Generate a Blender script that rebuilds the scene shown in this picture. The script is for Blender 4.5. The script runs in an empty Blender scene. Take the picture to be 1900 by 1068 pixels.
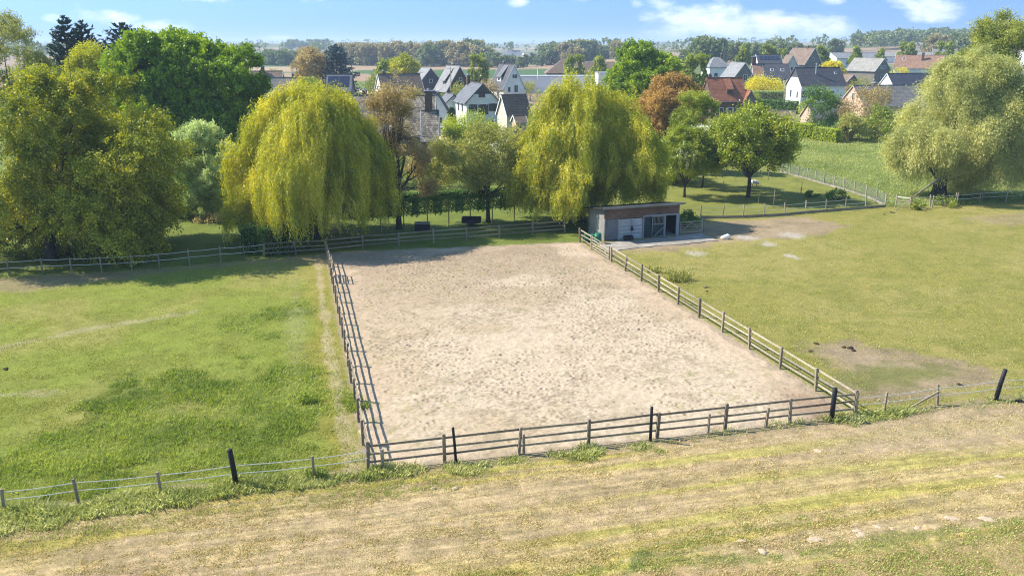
import bpy, math, random
import numpy as np
from mathutils import Vector, Matrix

R = math.radians
random.seed(5)
SC = bpy.context.scene
COL = SC.collection
# ------------------------------------------------------------------ camera geometry (photo 1900x1068)
F, HY, CH = 1600.0, 80.0, 17.0
PIT = math.atan((534 - HY) / F)
CP, SP = math.cos(PIT), math.sin(PIT)


def G(px, py):
    """ground point (z=0) that the photo shows at a pixel"""
    u = (px - 950) / F
    v = (534 - py) / F
    y = CP + v * SP
    z = -SP + v * CP
    k = CH / -z
    return np.array([u * k, y * k])


def XZ(px, py, Y):
    """x and height of what the photo shows at a pixel when it stands Y metres away"""
    u = (px - 950) / F
    v = (534 - py) / F
    k = Y / (CP + v * SP)
    return u * k, CH + (-SP + v * CP) * k


def sstep(a, b, x):
    t = np.clip((x - a) / (b - a), 0, 1)
    return t * t * (3 - 2 * t)


def _hash(ix, iy, seed):
    n = (ix.astype(np.int64) * 374761393 + iy.astype(np.int64) * 668265263 + seed * 974634331) & 0xffffffff
    n = ((n ^ (n >> 13)) * 1274126177) & 0xffffffff
    return ((n ^ (n >> 16)) & 0xffffffff) / 4294967295.0


def vnoise(x, y, seed=0):
    ix, iy = np.floor(x), np.floor(y)
    fx, fy = x - ix, y - iy
    fx = fx * fx * (3 - 2 * fx)
    fy = fy * fy * (3 - 2 * fy)
    a = _hash(ix, iy, seed); b = _hash(ix + 1, iy, seed)
    c = _hash(ix, iy + 1, seed); d = _hash(ix + 1, iy + 1, seed)
    return (a * (1 - fx) + b * fx) * (1 - fy) + (c * (1 - fx) + d * fx) * fy


def fbm(x, y, seed=0, o=4):
    s = 0; a = .5; t = 0
    for i in range(o):
        s = s + a * vnoise(x * 2 ** i + 17.3 * i, y * 2 ** i - 9.1 * i, seed + i)
        t += a; a *= .5
    return s / t


def terrain(x, y):
    x = np.asarray(x, float); y = np.asarray(y, float)
    a = 5.0 * sstep(20, 90, x) * sstep(205, 420, y)
    a = a + 10 * sstep(130, 420, x - .12 * y + 30) * sstep(550, 1000, y)
    far = 20 * sstep(2600, 5200, y) * (.35 + .65 * vnoise(x / 1500 + 40.2, y / 2600, 5))
    hl = 15 * np.exp(-((x + 560) / 380) ** 2) * sstep(1300, 2200, y)
    return a + far + hl


def tz(x, y):
    return float(terrain(np.array([x]), np.array([y]))[0])


# ------------------------------------------------------------------ materials
def mat(name):
    m = bpy.data.materials.new(name); m.use_nodes = True
    nt = m.node_tree; nt.nodes.clear()
    out = nt.nodes.new('ShaderNodeOutputMaterial')
    return m, nt, out


def N(nt, t, **kw):
    n = nt.nodes.new(t)
    for k, v in kw.items():
        if k in n.inputs.keys():
            n.inputs[k].default_value = v
        else:
            setattr(n, k, v)
    return n


def ramp(nt, fac, stops):
    r = nt.nodes.new('ShaderNodeValToRGB')
    e = r.color_ramp.elements
    while len(e) < len(stops):
        e.new(.5)
    for i, (p, c) in enumerate(stops):
        e[i].position = p; e[i].color = (*c, 1)
    nt.links.new(fac, r.inputs[0])
    return r.outputs[0]


def mul(nt, a, b, f=1.0):
    m = nt.nodes.new('ShaderNodeMix'); m.data_type = 'RGBA'; m.blend_type = 'MULTIPLY'
    m.inputs[0].default_value = f
    nt.links.new(a, m.inputs[6]); nt.links.new(b, m.inputs[7])
    return m.outputs[2]


def solid(name, c, rough=.8, var=.25, scale=6., bump=.0, stretch=(1, 1, 1), metal=0., spec=.3, stain=0., each=0.):
    """a matt surface with blotchy variation of its own colour"""
    m, nt, out = mat(name)
    tc = N(nt, 'ShaderNodeTexCoord')
    mp = N(nt, 'ShaderNodeMapping'); mp.inputs['Scale'].default_value = stretch
    nt.links.new(tc.outputs['Object'], mp.inputs[0])
    no = N(nt, 'ShaderNodeTexNoise', Scale=scale, Detail=5., Roughness=.65)
    nt.links.new(mp.outputs[0], no.inputs[0])
    lo = tuple(x * (1 - var) for x in c); hi = tuple(min(1, x * (1 + var)) for x in c)
    col = ramp(nt, no.outputs[0], [(.3, lo), (.7, hi)])
    if stain:
        n2 = N(nt, 'ShaderNodeTexNoise', Scale=.5, Detail=6., Roughness=.7)
        nt.links.new(tc.outputs['Object'], n2.inputs[0])
        st = ramp(nt, n2.outputs[0], [(.42, (1 - stain, 1 - stain, 1 - stain * 1.1)), (.62, (1, 1, 1))])
        col = mul(nt, col, st)
    if each:
        oi = N(nt, 'ShaderNodeObjectInfo')
        col = mul(nt, col, ramp(nt, oi.outputs['Random'], [(0., (1 - each,) * 3), (.5, (1, .98, .94)), (1., (1 + each, 1 + each * .95, 1 + each * .85))]))
    b = N(nt, 'ShaderNodeBsdfPrincipled', Roughness=rough, Metallic=metal)
    b.inputs['Specular IOR Level'].default_value = spec
    nt.links.new(col, b.inputs['Base Color'])
    if bump:
        bp = N(nt, 'ShaderNodeBump', Strength=bump, Distance=.05)
        nt.links.new(no.outputs[0], bp.inputs['Height']); nt.links.new(bp.outputs[0], b.inputs['Normal'])
    nt.links.new(b.outputs[0], out.inputs[0])
    return m


def tiles(name, c, var=.3, pitch=.3, rough=.75, stain=.35):
    """roof covering: courses of tiles that run along the eaves (object x), with lichen stains"""
    m, nt, out = mat(name)
    tc = N(nt, 'ShaderNodeTexCoord')
    sx = N(nt, 'ShaderNodeSeparateXYZ'); nt.links.new(tc.outputs['Object'], sx.inputs[0])
    # slope coordinate: height runs down the slope
    cb = N(nt, 'ShaderNodeCombineXYZ')
    nt.links.new(sx.outputs[0], cb.inputs[0]); nt.links.new(sx.outputs[2], cb.inputs[1])
    br = N(nt, 'ShaderNodeTexBrick', Scale=1.0)
    br.inputs['Brick Width'].default_value = pitch * 1.3
    br.inputs['Row Height'].default_value = pitch
    br.inputs['Mortar Size'].default_value = .03
    br.inputs['Color1'].default_value = (*[x * (1 - var * .5) for x in c], 1)
    br.inputs['Color2'].default_value = (*[min(1, x * (1 + var * .5)) for x in c], 1)
    br.inputs['Mortar'].default_value = (*[x * .45 for x in c], 1)
    nt.links.new(cb.outputs[0], br.inputs[0])
    n2 = N(nt, 'ShaderNodeTexNoise', Scale=.7, Detail=7., Roughness=.7)
    nt.links.new(tc.outputs['Object'], n2.inputs[0])
    st = ramp(nt, n2.outputs[0], [(.35, (1 - stain, 1 - stain, 1 - stain)), (.7, (1.0, 1.0, 1.0))])
    col = mul(nt, br.outputs[0], st)
    b = N(nt, 'ShaderNodeBsdfPrincipled', Roughness=rough)
    b.inputs['Specular IOR Level'].default_value = .3
    nt.links.new(col, b.inputs['Base Color'])
    bp = N(nt, 'ShaderNodeBump', Strength=.5, Distance=.04)
    nt.links.new(br.outputs[1], bp.inputs['Height']); bp.invert = True
    nt.links.new(bp.outputs[0], b.inputs['Normal'])
    nt.links.new(b.outputs[0], out.inputs[0])
    return m


def leafmat(name, a, b, c, trans=.35, rough=.6, k=2.05):
    """leaves: each leaf's own tint picks a colour between a (old), b, c (young)"""
    a, b, c = (tuple(min(.8, x * k) for x in q) for q in (a, b, c))
    m, nt, out = mat(name)
    at = N(nt, 'ShaderNodeAttribute', attribute_name='tint')
    col = ramp(nt, at.outputs['Fac'], [(0., a), (.5, b), (1., c)])
    d = N(nt, 'ShaderNodeBsdfDiffuse'); t = N(nt, 'ShaderNodeBsdfTranslucent')
    nt.links.new(col, d.inputs[0])
    hs = N(nt, 'ShaderNodeHueSaturation', Saturation=1.12, Value=1.25)
    nt.links.new(col, hs.inputs['Color']); nt.links.new(hs.outputs[0], t.inputs[0])
    g = N(nt, 'ShaderNodeBsdfGlossy', Roughness=.45)
    g.inputs[0].default_value = (.8, .85, .8, 1)
    mx = N(nt, 'ShaderNodeMixShader', Fac=trans)
    nt.links.new(d.outputs[0], mx.inputs[1]); nt.links.new(t.outputs[0], mx.inputs[2])
    m2 = N(nt, 'ShaderNodeMixShader', Fac=.03)
    nt.links.new(mx.outputs[0], m2.inputs[1]); nt.links.new(g.outputs[0], m2.inputs[2])
    nt.links.new(m2.outputs[0], out.inputs[0])
    return m


M = {}
M['wood'] = solid('weathered_wood', (.3, .245, .175), .9, .4, 7., .4, (1, 1, 1), stain=.25, each=.32)
M['wood_light'] = solid('sunbleached_wood', (.34, .295, .22), .9, .3, 7., .4, stain=.2, each=.3)
M['black_post'] = solid('tarred_post', (.012, .012, .014), .6, .4, 8., .2)
M['tape'] = solid('fence_tape', (.7, .66, .58), .7, .1)
M['steel'] = solid('galvanised_steel', (.42, .43, .43), .5, .15, 8, metal=.6)
M['bark'] = solid('bark', (.06, .047, .035), .95, .5, 5., .8, (1, 1, .3))
M['bark_pale'] = solid('pale_bark', (.17, .14, .1), .95, .4, 5., .8, (1, 1, .3))
M['concrete'] = solid('concrete', (.33, .295, .255), .9, .2, 1.4, .15, stain=.35)
M['white_wall'] = solid('white_plaster', (.76, .75, .72), .85, .05, .7, stain=.12)
M['cream_wall'] = solid('cream_plaster', (.62, .54, .43), .85, .08, .8, stain=.1)
M['grey_wall'] = solid('pale_grey_plaster', (.74, .74, .74), .85, .06, .6, stain=.1)
M['brick_brown'] = solid('brown_brick', (.13, .085, .065), .9, .3, 9, stain=.2)
M['brick_red'] = solid('red_brick', (.27, .125, .075), .9, .3, 9, stain=.2)
M['brick_pink'] = solid('pink_brick', (.58, .4, .3), .9, .2, 9, stain=.15)
M['brick_grey'] = solid('grey_brick', (.2, .175, .155), .9, .25, 9, stain=.15)
M['clad'] = solid('dark_cladding', (.075, .075, .085), .7, .25, 5, stretch=(1, 1, 12))
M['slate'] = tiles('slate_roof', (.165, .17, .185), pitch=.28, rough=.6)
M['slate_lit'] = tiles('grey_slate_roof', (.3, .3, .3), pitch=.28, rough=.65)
M['anthracite'] = tiles('anthracite_roof', (.085, .085, .095), pitch=.32, rough=.6)
M['brown_tiles'] = tiles('brown_roof', (.25, .175, .125), pitch=.3)
M['grey_tiles'] = tiles('grey_roof', (.26, .24, .215), pitch=.3)
M['pale_tiles'] = tiles('pale_roof', (.36, .34, .3), pitch=.3)
M['red_tiles'] = tiles('red_roof', (.36, .14, .075), pitch=.3)
M['old_tiles'] = tiles('mottled_roof', (.33, .285, .22), var=1.1, pitch=.3, stain=.65)
M['rust_tiles'] = tiles('rust_roof', (.34, .195, .13), pitch=.3)
M['blue_tiles'] = tiles('blue_black_roof', (.075, .08, .1), pitch=.32, rough=.5)
M['trim'] = solid('white_trim', (.75, .75, .74), .6, .04)
M['lead'] = solid('lead_flashing', (.3, .31, .33), .6, .1)
M['shutter'] = solid('dark_shutter', (.05, .05, .055), .6, .1)
M['cream_shutter'] = solid('cream_shutter', (.58, .5, .33), .6, .1)
M['dirt_heap'] = solid('dark_dung', (.05, .035, .025), 1, .4, 8, .6)
M['pale_soil'] = solid('pale_soil', (.43, .33, .23), 1, .2, 6, .5)
M['stable_brown'] = solid('brown_boards', (.2, .125, .088), .85, .5, 3., .3, (.6, 1, 9), stain=.35)
M['stable_grey'] = solid('grey_paint', (.15, .16, .18), .7, .12, 3, stain=.15)
M['stable_white'] = solid('white_boards', (.42, .44, .46), .75, .18, 3., .2, (.6, 1, 9), stain=.3)
M['stable_band'] = solid('grey_board', (.25, .27, .3), .75, .15, 4)
M['teal'] = solid('teal_paint', (.02, .042, .05), .55, .25, 3, stain=.2)
M['felt'] = solid('roofing_felt', (.022, .024, .018), .9, .5, 2., .3)
M['plank'] = solid('silver_planks', (.3, .29, .27), .85, .35, 5., .3, (9, 9, .6), stain=.35)
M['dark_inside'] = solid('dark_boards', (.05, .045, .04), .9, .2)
M['dark_lining'] = solid('dark_lining', (.018, .018, .02), .9, .3)  # near-black colour standing in for the shade inside the stable
M['green_plastic'] = solid('green_plastic', (.02, .14, .08), .45, .15, 4)
M['rubber'] = solid('black_rubber', (.02, .02, .022), .7, .2)
M['white_sack'] = solid('white_sack', (.74, .7, .64), .8, .08, 5, .3)


def glass(name, c=(.03, .04, .05)):
    m, nt, out = mat(name)
    b = N(nt, 'ShaderNodeBsdfPrincipled', Roughness=.08)
    b.inputs['Base Color'].default_value = (*c, 1)
    b.inputs['Specular IOR Level'].default_value = .6
    nt.links.new(b.outputs[0], out.inputs[0])
    return m


M['glass'] = glass('window_glass')
M['panel'] = glass('solar_glass', (.02, .025, .05))
M['glass_blue'] = glass('blue_glass', (.03, .07, .11))


def car_paint():
    m, nt, out = mat('white_car_paint')
    b = N(nt, 'ShaderNodeBsdfPrincipled', Roughness=.25)
    b.inputs['Base Color'].default_value = (.75, .76, .78, 1)
    b.inputs['Coat Weight'].default_value = .6
    nt.links.new(b.outputs[0], out.inputs[0])
    return m


M['car'] = car_paint()

# leaf palettes (linear albedo)
L = {}
L['willow'] = leafmat('willow_leaf', (.09, .115, .012), (.235, .228, .022), (.365, .32, .042), .4)
L['hawthorn'] = leafmat('hawthorn_leaf', (.055, .07, .008), (.16, .165, .014), (.33, .285, .026), .36)
L['chestnut'] = leafmat('chestnut_leaf', (.045, .078, .006), (.105, .155, .008), (.21, .255, .012), .36)
L['lime'] = leafmat('lime_leaf', (.095, .11, .01), (.2, .205, .014), (.33, .29, .02), .36)
L['bush'] = leafmat('bush_leaf', (.11, .145, .05), (.2, .24, .085), (.32, .35, .14), .36)
L['brown'] = leafmat('bronze_leaf', (.11, .08, .035), (.2, .15, .06), (.3, .24, .1), .35)
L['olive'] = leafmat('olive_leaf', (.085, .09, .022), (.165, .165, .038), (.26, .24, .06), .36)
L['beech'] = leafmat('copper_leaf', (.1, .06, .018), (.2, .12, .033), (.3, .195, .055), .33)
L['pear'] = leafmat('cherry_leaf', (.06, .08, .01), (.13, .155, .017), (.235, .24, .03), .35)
L['blossom'] = leafmat('blossom', (.2, .2, .11), (.4, .38, .28), (.62, .58, .5), .25)
L['greywillow'] = leafmat('grey_willow_leaf', (.11, .125, .035), (.22, .22, .065), (.35, .325, .11), .36)
L['meadow'] = leafmat('meadow_leaf', (.085, .11, .02), (.135, .16, .032), (.195, .205, .055), .35)
L['birch'] = leafmat('birch_leaf', (.08, .095, .018), (.15, .165, .026), (.24, .23, .04), .35)
L['fir'] = leafmat('fir_needle', (.008, .018, .014), (.016, .034, .024), (.035, .058, .038), .1)
L['cedar'] = leafmat('cedar_needle', (.02, .036, .04), (.04, .064, .068), (.07, .1, .1), .1)
L['cypress'] = leafmat('cypress_needle', (.012, .025, .008), (.025, .045, .012), (.05, .07, .02), .1)
L['hedge'] = leafmat('hedge_leaf', (.025, .05, .009), (.055, .1, .014), (.1, .155, .024), .32)
L['brighthedge'] = leafmat('yew_green_leaf', (.09, .125, .008), (.18, .215, .012), (.28, .29, .022), .32)
L['yellow'] = leafmat('golden_leaf', (.2, .17, .01), (.36, .3, .012), (.5, .42, .02), .33)
L['far'] = leafmat('far_leaf', (.055, .075, .03), (.09, .115, .04), (.14, .15, .055), .3)
L['farbrown'] = leafmat('far_brown_leaf', (.11, .095, .045), (.17, .145, .065), (.23, .19, .085), .3)
L['reed'] = leafmat('dry_grass_leaf', (.16, .13, .055), (.27, .22, .085), (.38, .3, .13), .25)
L['stubble'] = leafmat('stubble_leaf', (.15, .125, .045), (.25, .205, .08), (.345, .285, .125), .25)
L['turf'] = leafmat('turf_leaf', (.075, .12, .02), (.14, .19, .03), (.22, .245, .05), .3)
L['lush'] = leafmat('lush_grass_leaf', (.06, .09, .013), (.125, .155, .024), (.215, .23, .05), .36)
L['verge'] = leafmat('verge_grass_leaf', (.1, .12, .03), (.2, .21, .06), (.34, .32, .15), .38)
L['pasture'] = leafmat('pasture_leaf', (.115, .125, .025), (.165, .165, .033), (.215, .205, .048), .3)

# ------------------------------------------------------------------ object helpers


def tag(o, label=None, cat=None, group=None, kind=None):
    if label: o['label'] = label
    if cat: o['category'] = cat
    if group: o['group'] = group
    if kind: o['kind'] = kind
    return o


def empty(name, loc, rz=0., label=None, cat=None, group=None):
    o = bpy.data.objects.new(name, None)
    o.empty_display_size = .3
    COL.objects.link(o)
    o.location = loc; o.rotation_euler = (0, 0, rz)
    return tag(o, label, cat, group)


def link(name, me, parent=None, m=None):
    o = bpy.data.objects.new(name, me)
    COL.objects.link(o)
    if m is not None and not me.materials:
        me.materials.append(m)
    if parent is not None:
        o.parent = parent
    return o


def copy_tree(o, parent=None):
    c = o.copy(); COL.objects.link(c); c.parent = parent
    for ch in [x for x in bpy.data.objects if x.parent == o]:
        copy_tree(ch, c)
    return c


class MB:
    """collects boxes, bars, tubes and prisms into one mesh"""
    def __init__(s): s.v = []; s.f = []

    def add(s, v, f):
        n = len(s.v); s.v += [tuple(map(float, p)) for p in v]; s.f += [tuple(i + n for i in q) for q in f]; return s

    def box(s, c, d, rz=0., rx=0., ry=0.):
        x, y, z = d[0] / 2, d[1] / 2, d[2] / 2
        m = Matrix.Translation(c) @ Matrix.Rotation(rz, 4, 'Z') @ Matrix.Rotation(ry, 4, 'Y') @ Matrix.Rotation(rx, 4, 'X')
        v = [m @ Vector((a * x, b * y, e * z)) for a in (-1, 1) for b in (-1, 1) for e in (-1, 1)]
        return s.add(v, [(0, 1, 3, 2), (4, 6, 7, 5), (0, 4, 5, 1), (2, 3, 7, 6), (0, 2, 6, 4), (1, 5, 7, 3)])

    def bar(s, a, b, w, h, up=(0, 0, 1)):
        """rectangular bar from a to b, w wide (sideways), h high (along up)"""
        a, b = Vector(a), Vector(b); d = (b - a).normalized(); u = Vector(up)
        r = d.cross(u)
        if r.length < 1e-4: r = d.cross(Vector((0, 1, 0)))
        r.normalize(); u = r.cross(d).normalized()
        v = [p + r * (i * w / 2) + u * (j * h / 2) for p in (a, b) for i in (-1, 1) for j in (-1, 1)]
        return s.add(v, [(0, 1, 3, 2), (4, 6, 7, 5), (0, 4, 5, 1), (2, 3, 7, 6), (0, 2, 6, 4), (1, 5, 7, 3)])

    def tube(s, pts, rad, n=8, cap=True):
        pts = [Vector(p) for p in pts]
        if not hasattr(rad, '__len__'): rad = [rad] * len(pts)
        base = []
        ref = Vector((.31, .95, .05))
        for i, p in enumerate(pts):
            d = (pts[min(i + 1, len(pts) - 1)] - pts[max(i - 1, 0)]).normalized()
            r = d.cross(ref)
            if r.length < .05: r = d.cross(Vector((1, 0, 0)))
            r.normalize(); u = d.cross(r)
            base += [p + (r * math.cos(2 * math.pi * k / n) + u * math.sin(2 * math.pi * k / n)) * rad[i] for k in range(n)]
        f = []
        for i in range(len(pts) - 1):
            for k in range(n):
                a = i * n + k; b = i * n + (k + 1) % n
                f.append((a, b, b + n, a + n))
        if cap:
            f.append(tuple(range(n - 1, -1, -1))); f.append(tuple(range((len(pts) - 1) * n, len(pts) * n)))
        return s.add(base, f)

    def poly_prism(s, pts2, y0, y1):
        """outline in x,z extruded along y"""
        n = len(pts2)
        v = [(x, y0, z) for x, z in pts2] + [(x, y1, z) for x, z in pts2]
        f = [tuple(range(n)), tuple(range(2 * n - 1, n - 1, -1))]
        f += [(i, i + n, (i + 1) % n + n, (i + 1) % n) for i in range(n)]
        return s.add(v, f)

    def mesh(s, name, bevel=0.):
        me = bpy.data.meshes.new(name); me.from_pydata(s.v, [], s.f); me.update()
        import bmesh
        bm = bmesh.new(); bm.from_mesh(me)
        bmesh.ops.recalc_face_normals(bm, faces=bm.faces[:])
        if bevel:
            bmesh.ops.bevel(bm, geom=[e for e in bm.edges if e.is_manifold and e.calc_face_angle(0) > .5], offset=bevel, segments=1, affect='EDGES')
        bm.to_mesh(me); bm.free()
        return me

    def build(s, name, m, parent=None, bevel=0., smooth=False):
        me = s.mesh(name, bevel)
        if smooth:
            me.polygons.foreach_set('use_smooth', [True] * len(me.polygons))
        return link(name, me, parent, m)


def quads(name, V, tint, m):
    """mesh of separate four-cornered leaves: V is (n,4,3)"""
    n = len(V)
    me = bpy.data.meshes.new(name)
    me.vertices.add(4 * n); me.vertices.foreach_set('co', np.ascontiguousarray(V, dtype=np.float32).ravel())
    me.loops.add(4 * n); me.loops.foreach_set('vertex_index', np.arange(4 * n, dtype=np.int32))
    me.polygons.add(n); me.polygons.foreach_set('loop_start', np.arange(0, 4 * n, 4, dtype=np.int32))
    me.update(calc_edges=True)
    a = me.attributes.new('tint', 'FLOAT', 'FACE'); a.data.foreach_set('value', np.clip(tint, 0, 1).astype(np.float32))
    me.materials.append(m)
    return me


def unit(v):
    return v / np.maximum(np.linalg.norm(v, axis=-1, keepdims=True), 1e-6)


def leaf_quads(P, Ln, Wd, rng, tang=None, tj=1., nb=None, fold=.0):
    """diamond leaves at P; tang = preferred long axis, nb = preferred normal"""
    n = len(P)
    t = rng.normal(size=(n, 3)) * tj
    if tang is not None: t = t + tang
    t = unit(t)
    nn = rng.normal(size=(n, 3))
    if nb is not None: nn = nn + nb
    b = unit(np.cross(nn, t))
    k = rng.uniform(.65, 1.3, (n, 1))
    l = t * Ln * .5 * k; w = b * Wd * .5 * k
    return np.stack([P - l, P + w - l * .1, P + l, P - w - l * .1], axis=1)


def sphere_dirs(n, rng):
    return unit(rng.normal(size=(n, 3)))


def crown(ells, n_lobes, lobe_r, n_sprays, per, slen, leaf, rng, droop=0., up=.35, hollow=.62, rough=.25, under=.5):
    """foliage over lobes spread through ellipsoids (cx,cy,cz,rx,ry,rz); leaf=(length,width).
    Returns leaf corners, tints, lobe centres"""
    ells = np.array(ells, float)
    if n_sprays >= 1400:
        per = int(per * 3.6); n_sprays = int(n_sprays * .5); leaf = (leaf[0] * .74, leaf[1] * .74)
    area = (ells[:, 3] * ells[:, 4] + ells[:, 3] * ells[:, 5] + ells[:, 4] * ells[:, 5])
    pick = rng.choice(len(ells), n_lobes, p=area / area.sum())
    d = sphere_dirs(n_lobes, rng)
    d[:, 2] = np.where(d[:, 2] < -under, -d[:, 2], d[:, 2])
    rad = rng.uniform(hollow, 1.06, (n_lobes, 1)) - lobe_r * .3
    C = ells[pick, :3] + d * ells[pick, 3:] * rad
    Rl = lobe_r * np.cbrt(ells[pick, 3] * ells[pick, 4] * ells[pick, 5]) * (.5 + .95 * rng.uniform(0, 1, n_lobes) ** 1.4)
    cen = ells[pick, :3]
    # sprays on lobe surfaces
    w = Rl ** 2; w /= w.sum()
    li = rng.choice(n_lobes, n_sprays, p=w)
    sd = sphere_dirs(n_sprays, rng)
    outd = unit(C[li] - cen[li])
    flip = (sd * outd).sum(1) < -.35
    sd[flip] *= -1
    rr = Rl[li][:, None] * rng.uniform(.55, 1.08, (n_sprays, 1))
    S = C[li] + sd * rr * np.array([1.1, 1.1, .85])
    dirs = unit(sd * .8 + outd * .5 + np.array([0, 0, up - droop]) + rng.normal(size=(n_sprays, 3)) * .35)
    # leaves along each spray
    t = rng.uniform(0, 1, (n_sprays, per, 1))
    ln = slen * rng.uniform(.5, 1.4, (n_sprays, 1, 1))
    P = S[:, None, :] + dirs[:, None, :] * t * ln + rng.normal(size=(n_sprays, per, 3)) * slen * rough
    P[..., 2] -= droop * (t[..., 0] ** 2) * slen
    P = P.reshape(-1, 3)
    tang = np.repeat(dirs, per, 0) + np.array([0, 0, -droop])
    nb = np.repeat(unit(sd + np.array([0, 0, .7])), per, 0) * 1.2
    V = leaf_quads(P, leaf[0], leaf[1], rng, tang * .8, .7, nb)
    ti = np.repeat(rng.normal(.5, .12, n_sprays) + rng.normal(0, .1, n_lobes)[li], per) + rng.normal(0, .075, len(P)) + .22 * (t.reshape(-1) - .5)
    return V, ti, C


def limb_path(a, b, rng, bend=.15, n=5):
    a, b = np.array(a, float), np.array(b, float)
    l = np.linalg.norm(b - a)
    mid = rng.normal(size=3) * l * bend * .5 + np.array([0, 0, l * bend])
    pts = []
    for i in range(n):
        t = i / (n - 1)
        pts.append(a * (1 - t) + b * t + mid * 4 * t * (1 - t) * .5 + (rng.normal(size=3) * l * .015 if 0 < i < n - 1 else 0))
    return pts


def trunk_mesh(name, h0, r0, targets, rng, m, lean=(0, 0), twigs=0, base_flare=1.5):
    """tapered trunk to height h0 with limbs out to the targets"""
    b = MB()
    top = np.array([lean[0], lean[1], h0])
    pts = [np.array([0, 0, -.2]), np.array([0, 0, .25]), top * .5 + rng.normal(size=3) * .04 * np.array([1, 1, 0]), top]
    b.tube(pts, [r0 * base_flare, r0 * 1.08, r0 * .92, r0 * .78], 9)
    for k, t in enumerate(targets):
        t = np.array(t, float)
        st = top * rng.uniform(.8, 1.0)
        p = limb_path(st, t, rng, .12)
        rr = min(.22, r0 * rng.uniform(.38, .6))
        b.tube(p, np.linspace(rr, rr * .22, len(p)), 6)
        for j in range(twigs):
            q = p[rng.integers(2, 5) if len(p) > 4 else -1]
            e = q + rng.normal(size=3) * np.linalg.norm(t - st) * .28 + np.array([0, 0, .25])
            pp = limb_path(q, e, rng, .1, 4)
            b.tube(pp, np.linspace(rr * .3, rr * .1, 4), 4, False)
    me = b.mesh(name)
    me.polygons.foreach_set('use_smooth', [True] * len(me.polygons))
    me.materials.append(m)
    return me


def tree(name, label, cat, loc, ells, n_lobes, lobe_r, n_sprays, per, slen, leaf, lm, seed, h0=2., r0=.25, bark='bark',
         n_limbs=9, twigs=0, group=None, **kw):
    rng = np.random.default_rng(seed)
    root = empty(name, (*loc[:2], loc[2] if len(loc) > 2 else tz(*loc[:2])), 0, label, cat, group)
    V, ti, C = crown(ells, n_lobes, lobe_r, n_sprays, per, slen, leaf, rng, **kw)
    link('crown', quads('crown', V, ti, L[lm]), root)
    ids = rng.choice(len(C), min(n_limbs, len(C)), replace=False)
    link('trunk', trunk_mesh('trunk', h0, r0, C[ids] * np.array([.86, .86, .92]), rng, M[bark], twigs=twigs), root)
    return root


def willow_crown(Hh, Rr, rng, n_cl=260, per=13, leaf=(.23, .06), low=1.4, step=.125, lump=1., keep=None, off=(0, 0, 0)):
    """weeping crown: bunches of strands that start on a lumpy dome and hang"""
    Vs = []; Ts = []; starts = []
    ph0 = rng.uniform(0, 6.28, 8)
    for c in range(n_cl):
        ph = rng.uniform(0, 2 * math.pi)
        rho = math.sqrt(rng.uniform(.02, 1))
        lob = 1 + lump * (.10 * math.sin(3 * ph + ph0[0]) + .08 * math.sin(5 * ph + ph0[1]) + .06 * math.sin(9 * ph + 6 * rho + ph0[2]))
        rr = rho * Rr * lob * rng.uniform(.9, 1.04)
        zt = Hh * (1 - .52 * rho ** 2.6) * (1 + .045 * lump * math.sin(4 * ph + 5 * rho + ph0[3])) * rng.uniform(.9, 1.0)
        lock = rho > .5 and rng.uniform() < .42
        if lock:                                   # shorter locks hanging in front of the dome
            zt *= rng.uniform(.42, .95); rr *= rng.uniform(.95, 1.1)
            zb = max(low, zt - rng.uniform(2.0, 4.5))
        elif rho > .8:
            zb = low + abs(rng.normal(0, 1.3))
        else:
            zb = max(low + .5, zt - rng.uniform(3, 6.5))
        if keep is not None and abs(rr * math.cos(ph) + off[0] - keep[0]) < keep[2] + .9 and abs(rr * math.sin(ph) + off[1] - keep[1]) < keep[3] + .9:
            zb = max(zb, 3.75 + abs(rng.normal(0, .5))); zt = max(zt, zb + 1.3)
        S = np.array([rr * math.cos(ph), rr * math.sin(ph), zt])
        starts.append(S)
        o = np.array([math.cos(ph), math.sin(ph), 0])
        Lh = max(1.2, zt - zb)
        n_s = per
        so = rng.normal(size=(n_s, 3)) * np.array([.34, .34, .35]) * (.6 + .4 * Lh / 6)
        ct = rng.normal(.5, .2)
        for k in range(n_s):
            l = Lh * rng.uniform(.5, 1.02)
            m = max(6, int(l / step))
            t = np.linspace(0, 1, m)
            sw = rng.uniform(.3, .8)
            hor = sw * (1 - np.exp(-5 * t))
            wig = .06 * np.sin(t * 9 + rng.uniform(0, 6))
            tp = 1.15 - .75 * t
            px = S[0] + so[k, 0] * tp + o[0] * hor + wig
            py = S[1] + so[k, 1] * tp + o[1] * hor - wig
            pz = S[2] + so[k, 2] + .45 * np.sin(np.minimum(t * l / 1.1, math.pi)) - l * t ** 1.12
            P = np.stack([px, py, pz], 1) + rng.normal(size=(m, 3)) * .06
            tg = np.gradient(P, axis=0); tg = unit(tg)
            V = leaf_quads(P, leaf[0], leaf[1], rng, tg * 1.6, .55, np.array([o * .8 + np.array([0, 0, .5])]))
            Vs.append(V); Ts.append(ct + rng.normal(0, .07) + rng.normal(0, .1, m) + .1 * (1 - t) - .04)
    return np.concatenate(Vs), np.concatenate(Ts), np.array(starts)


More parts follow.
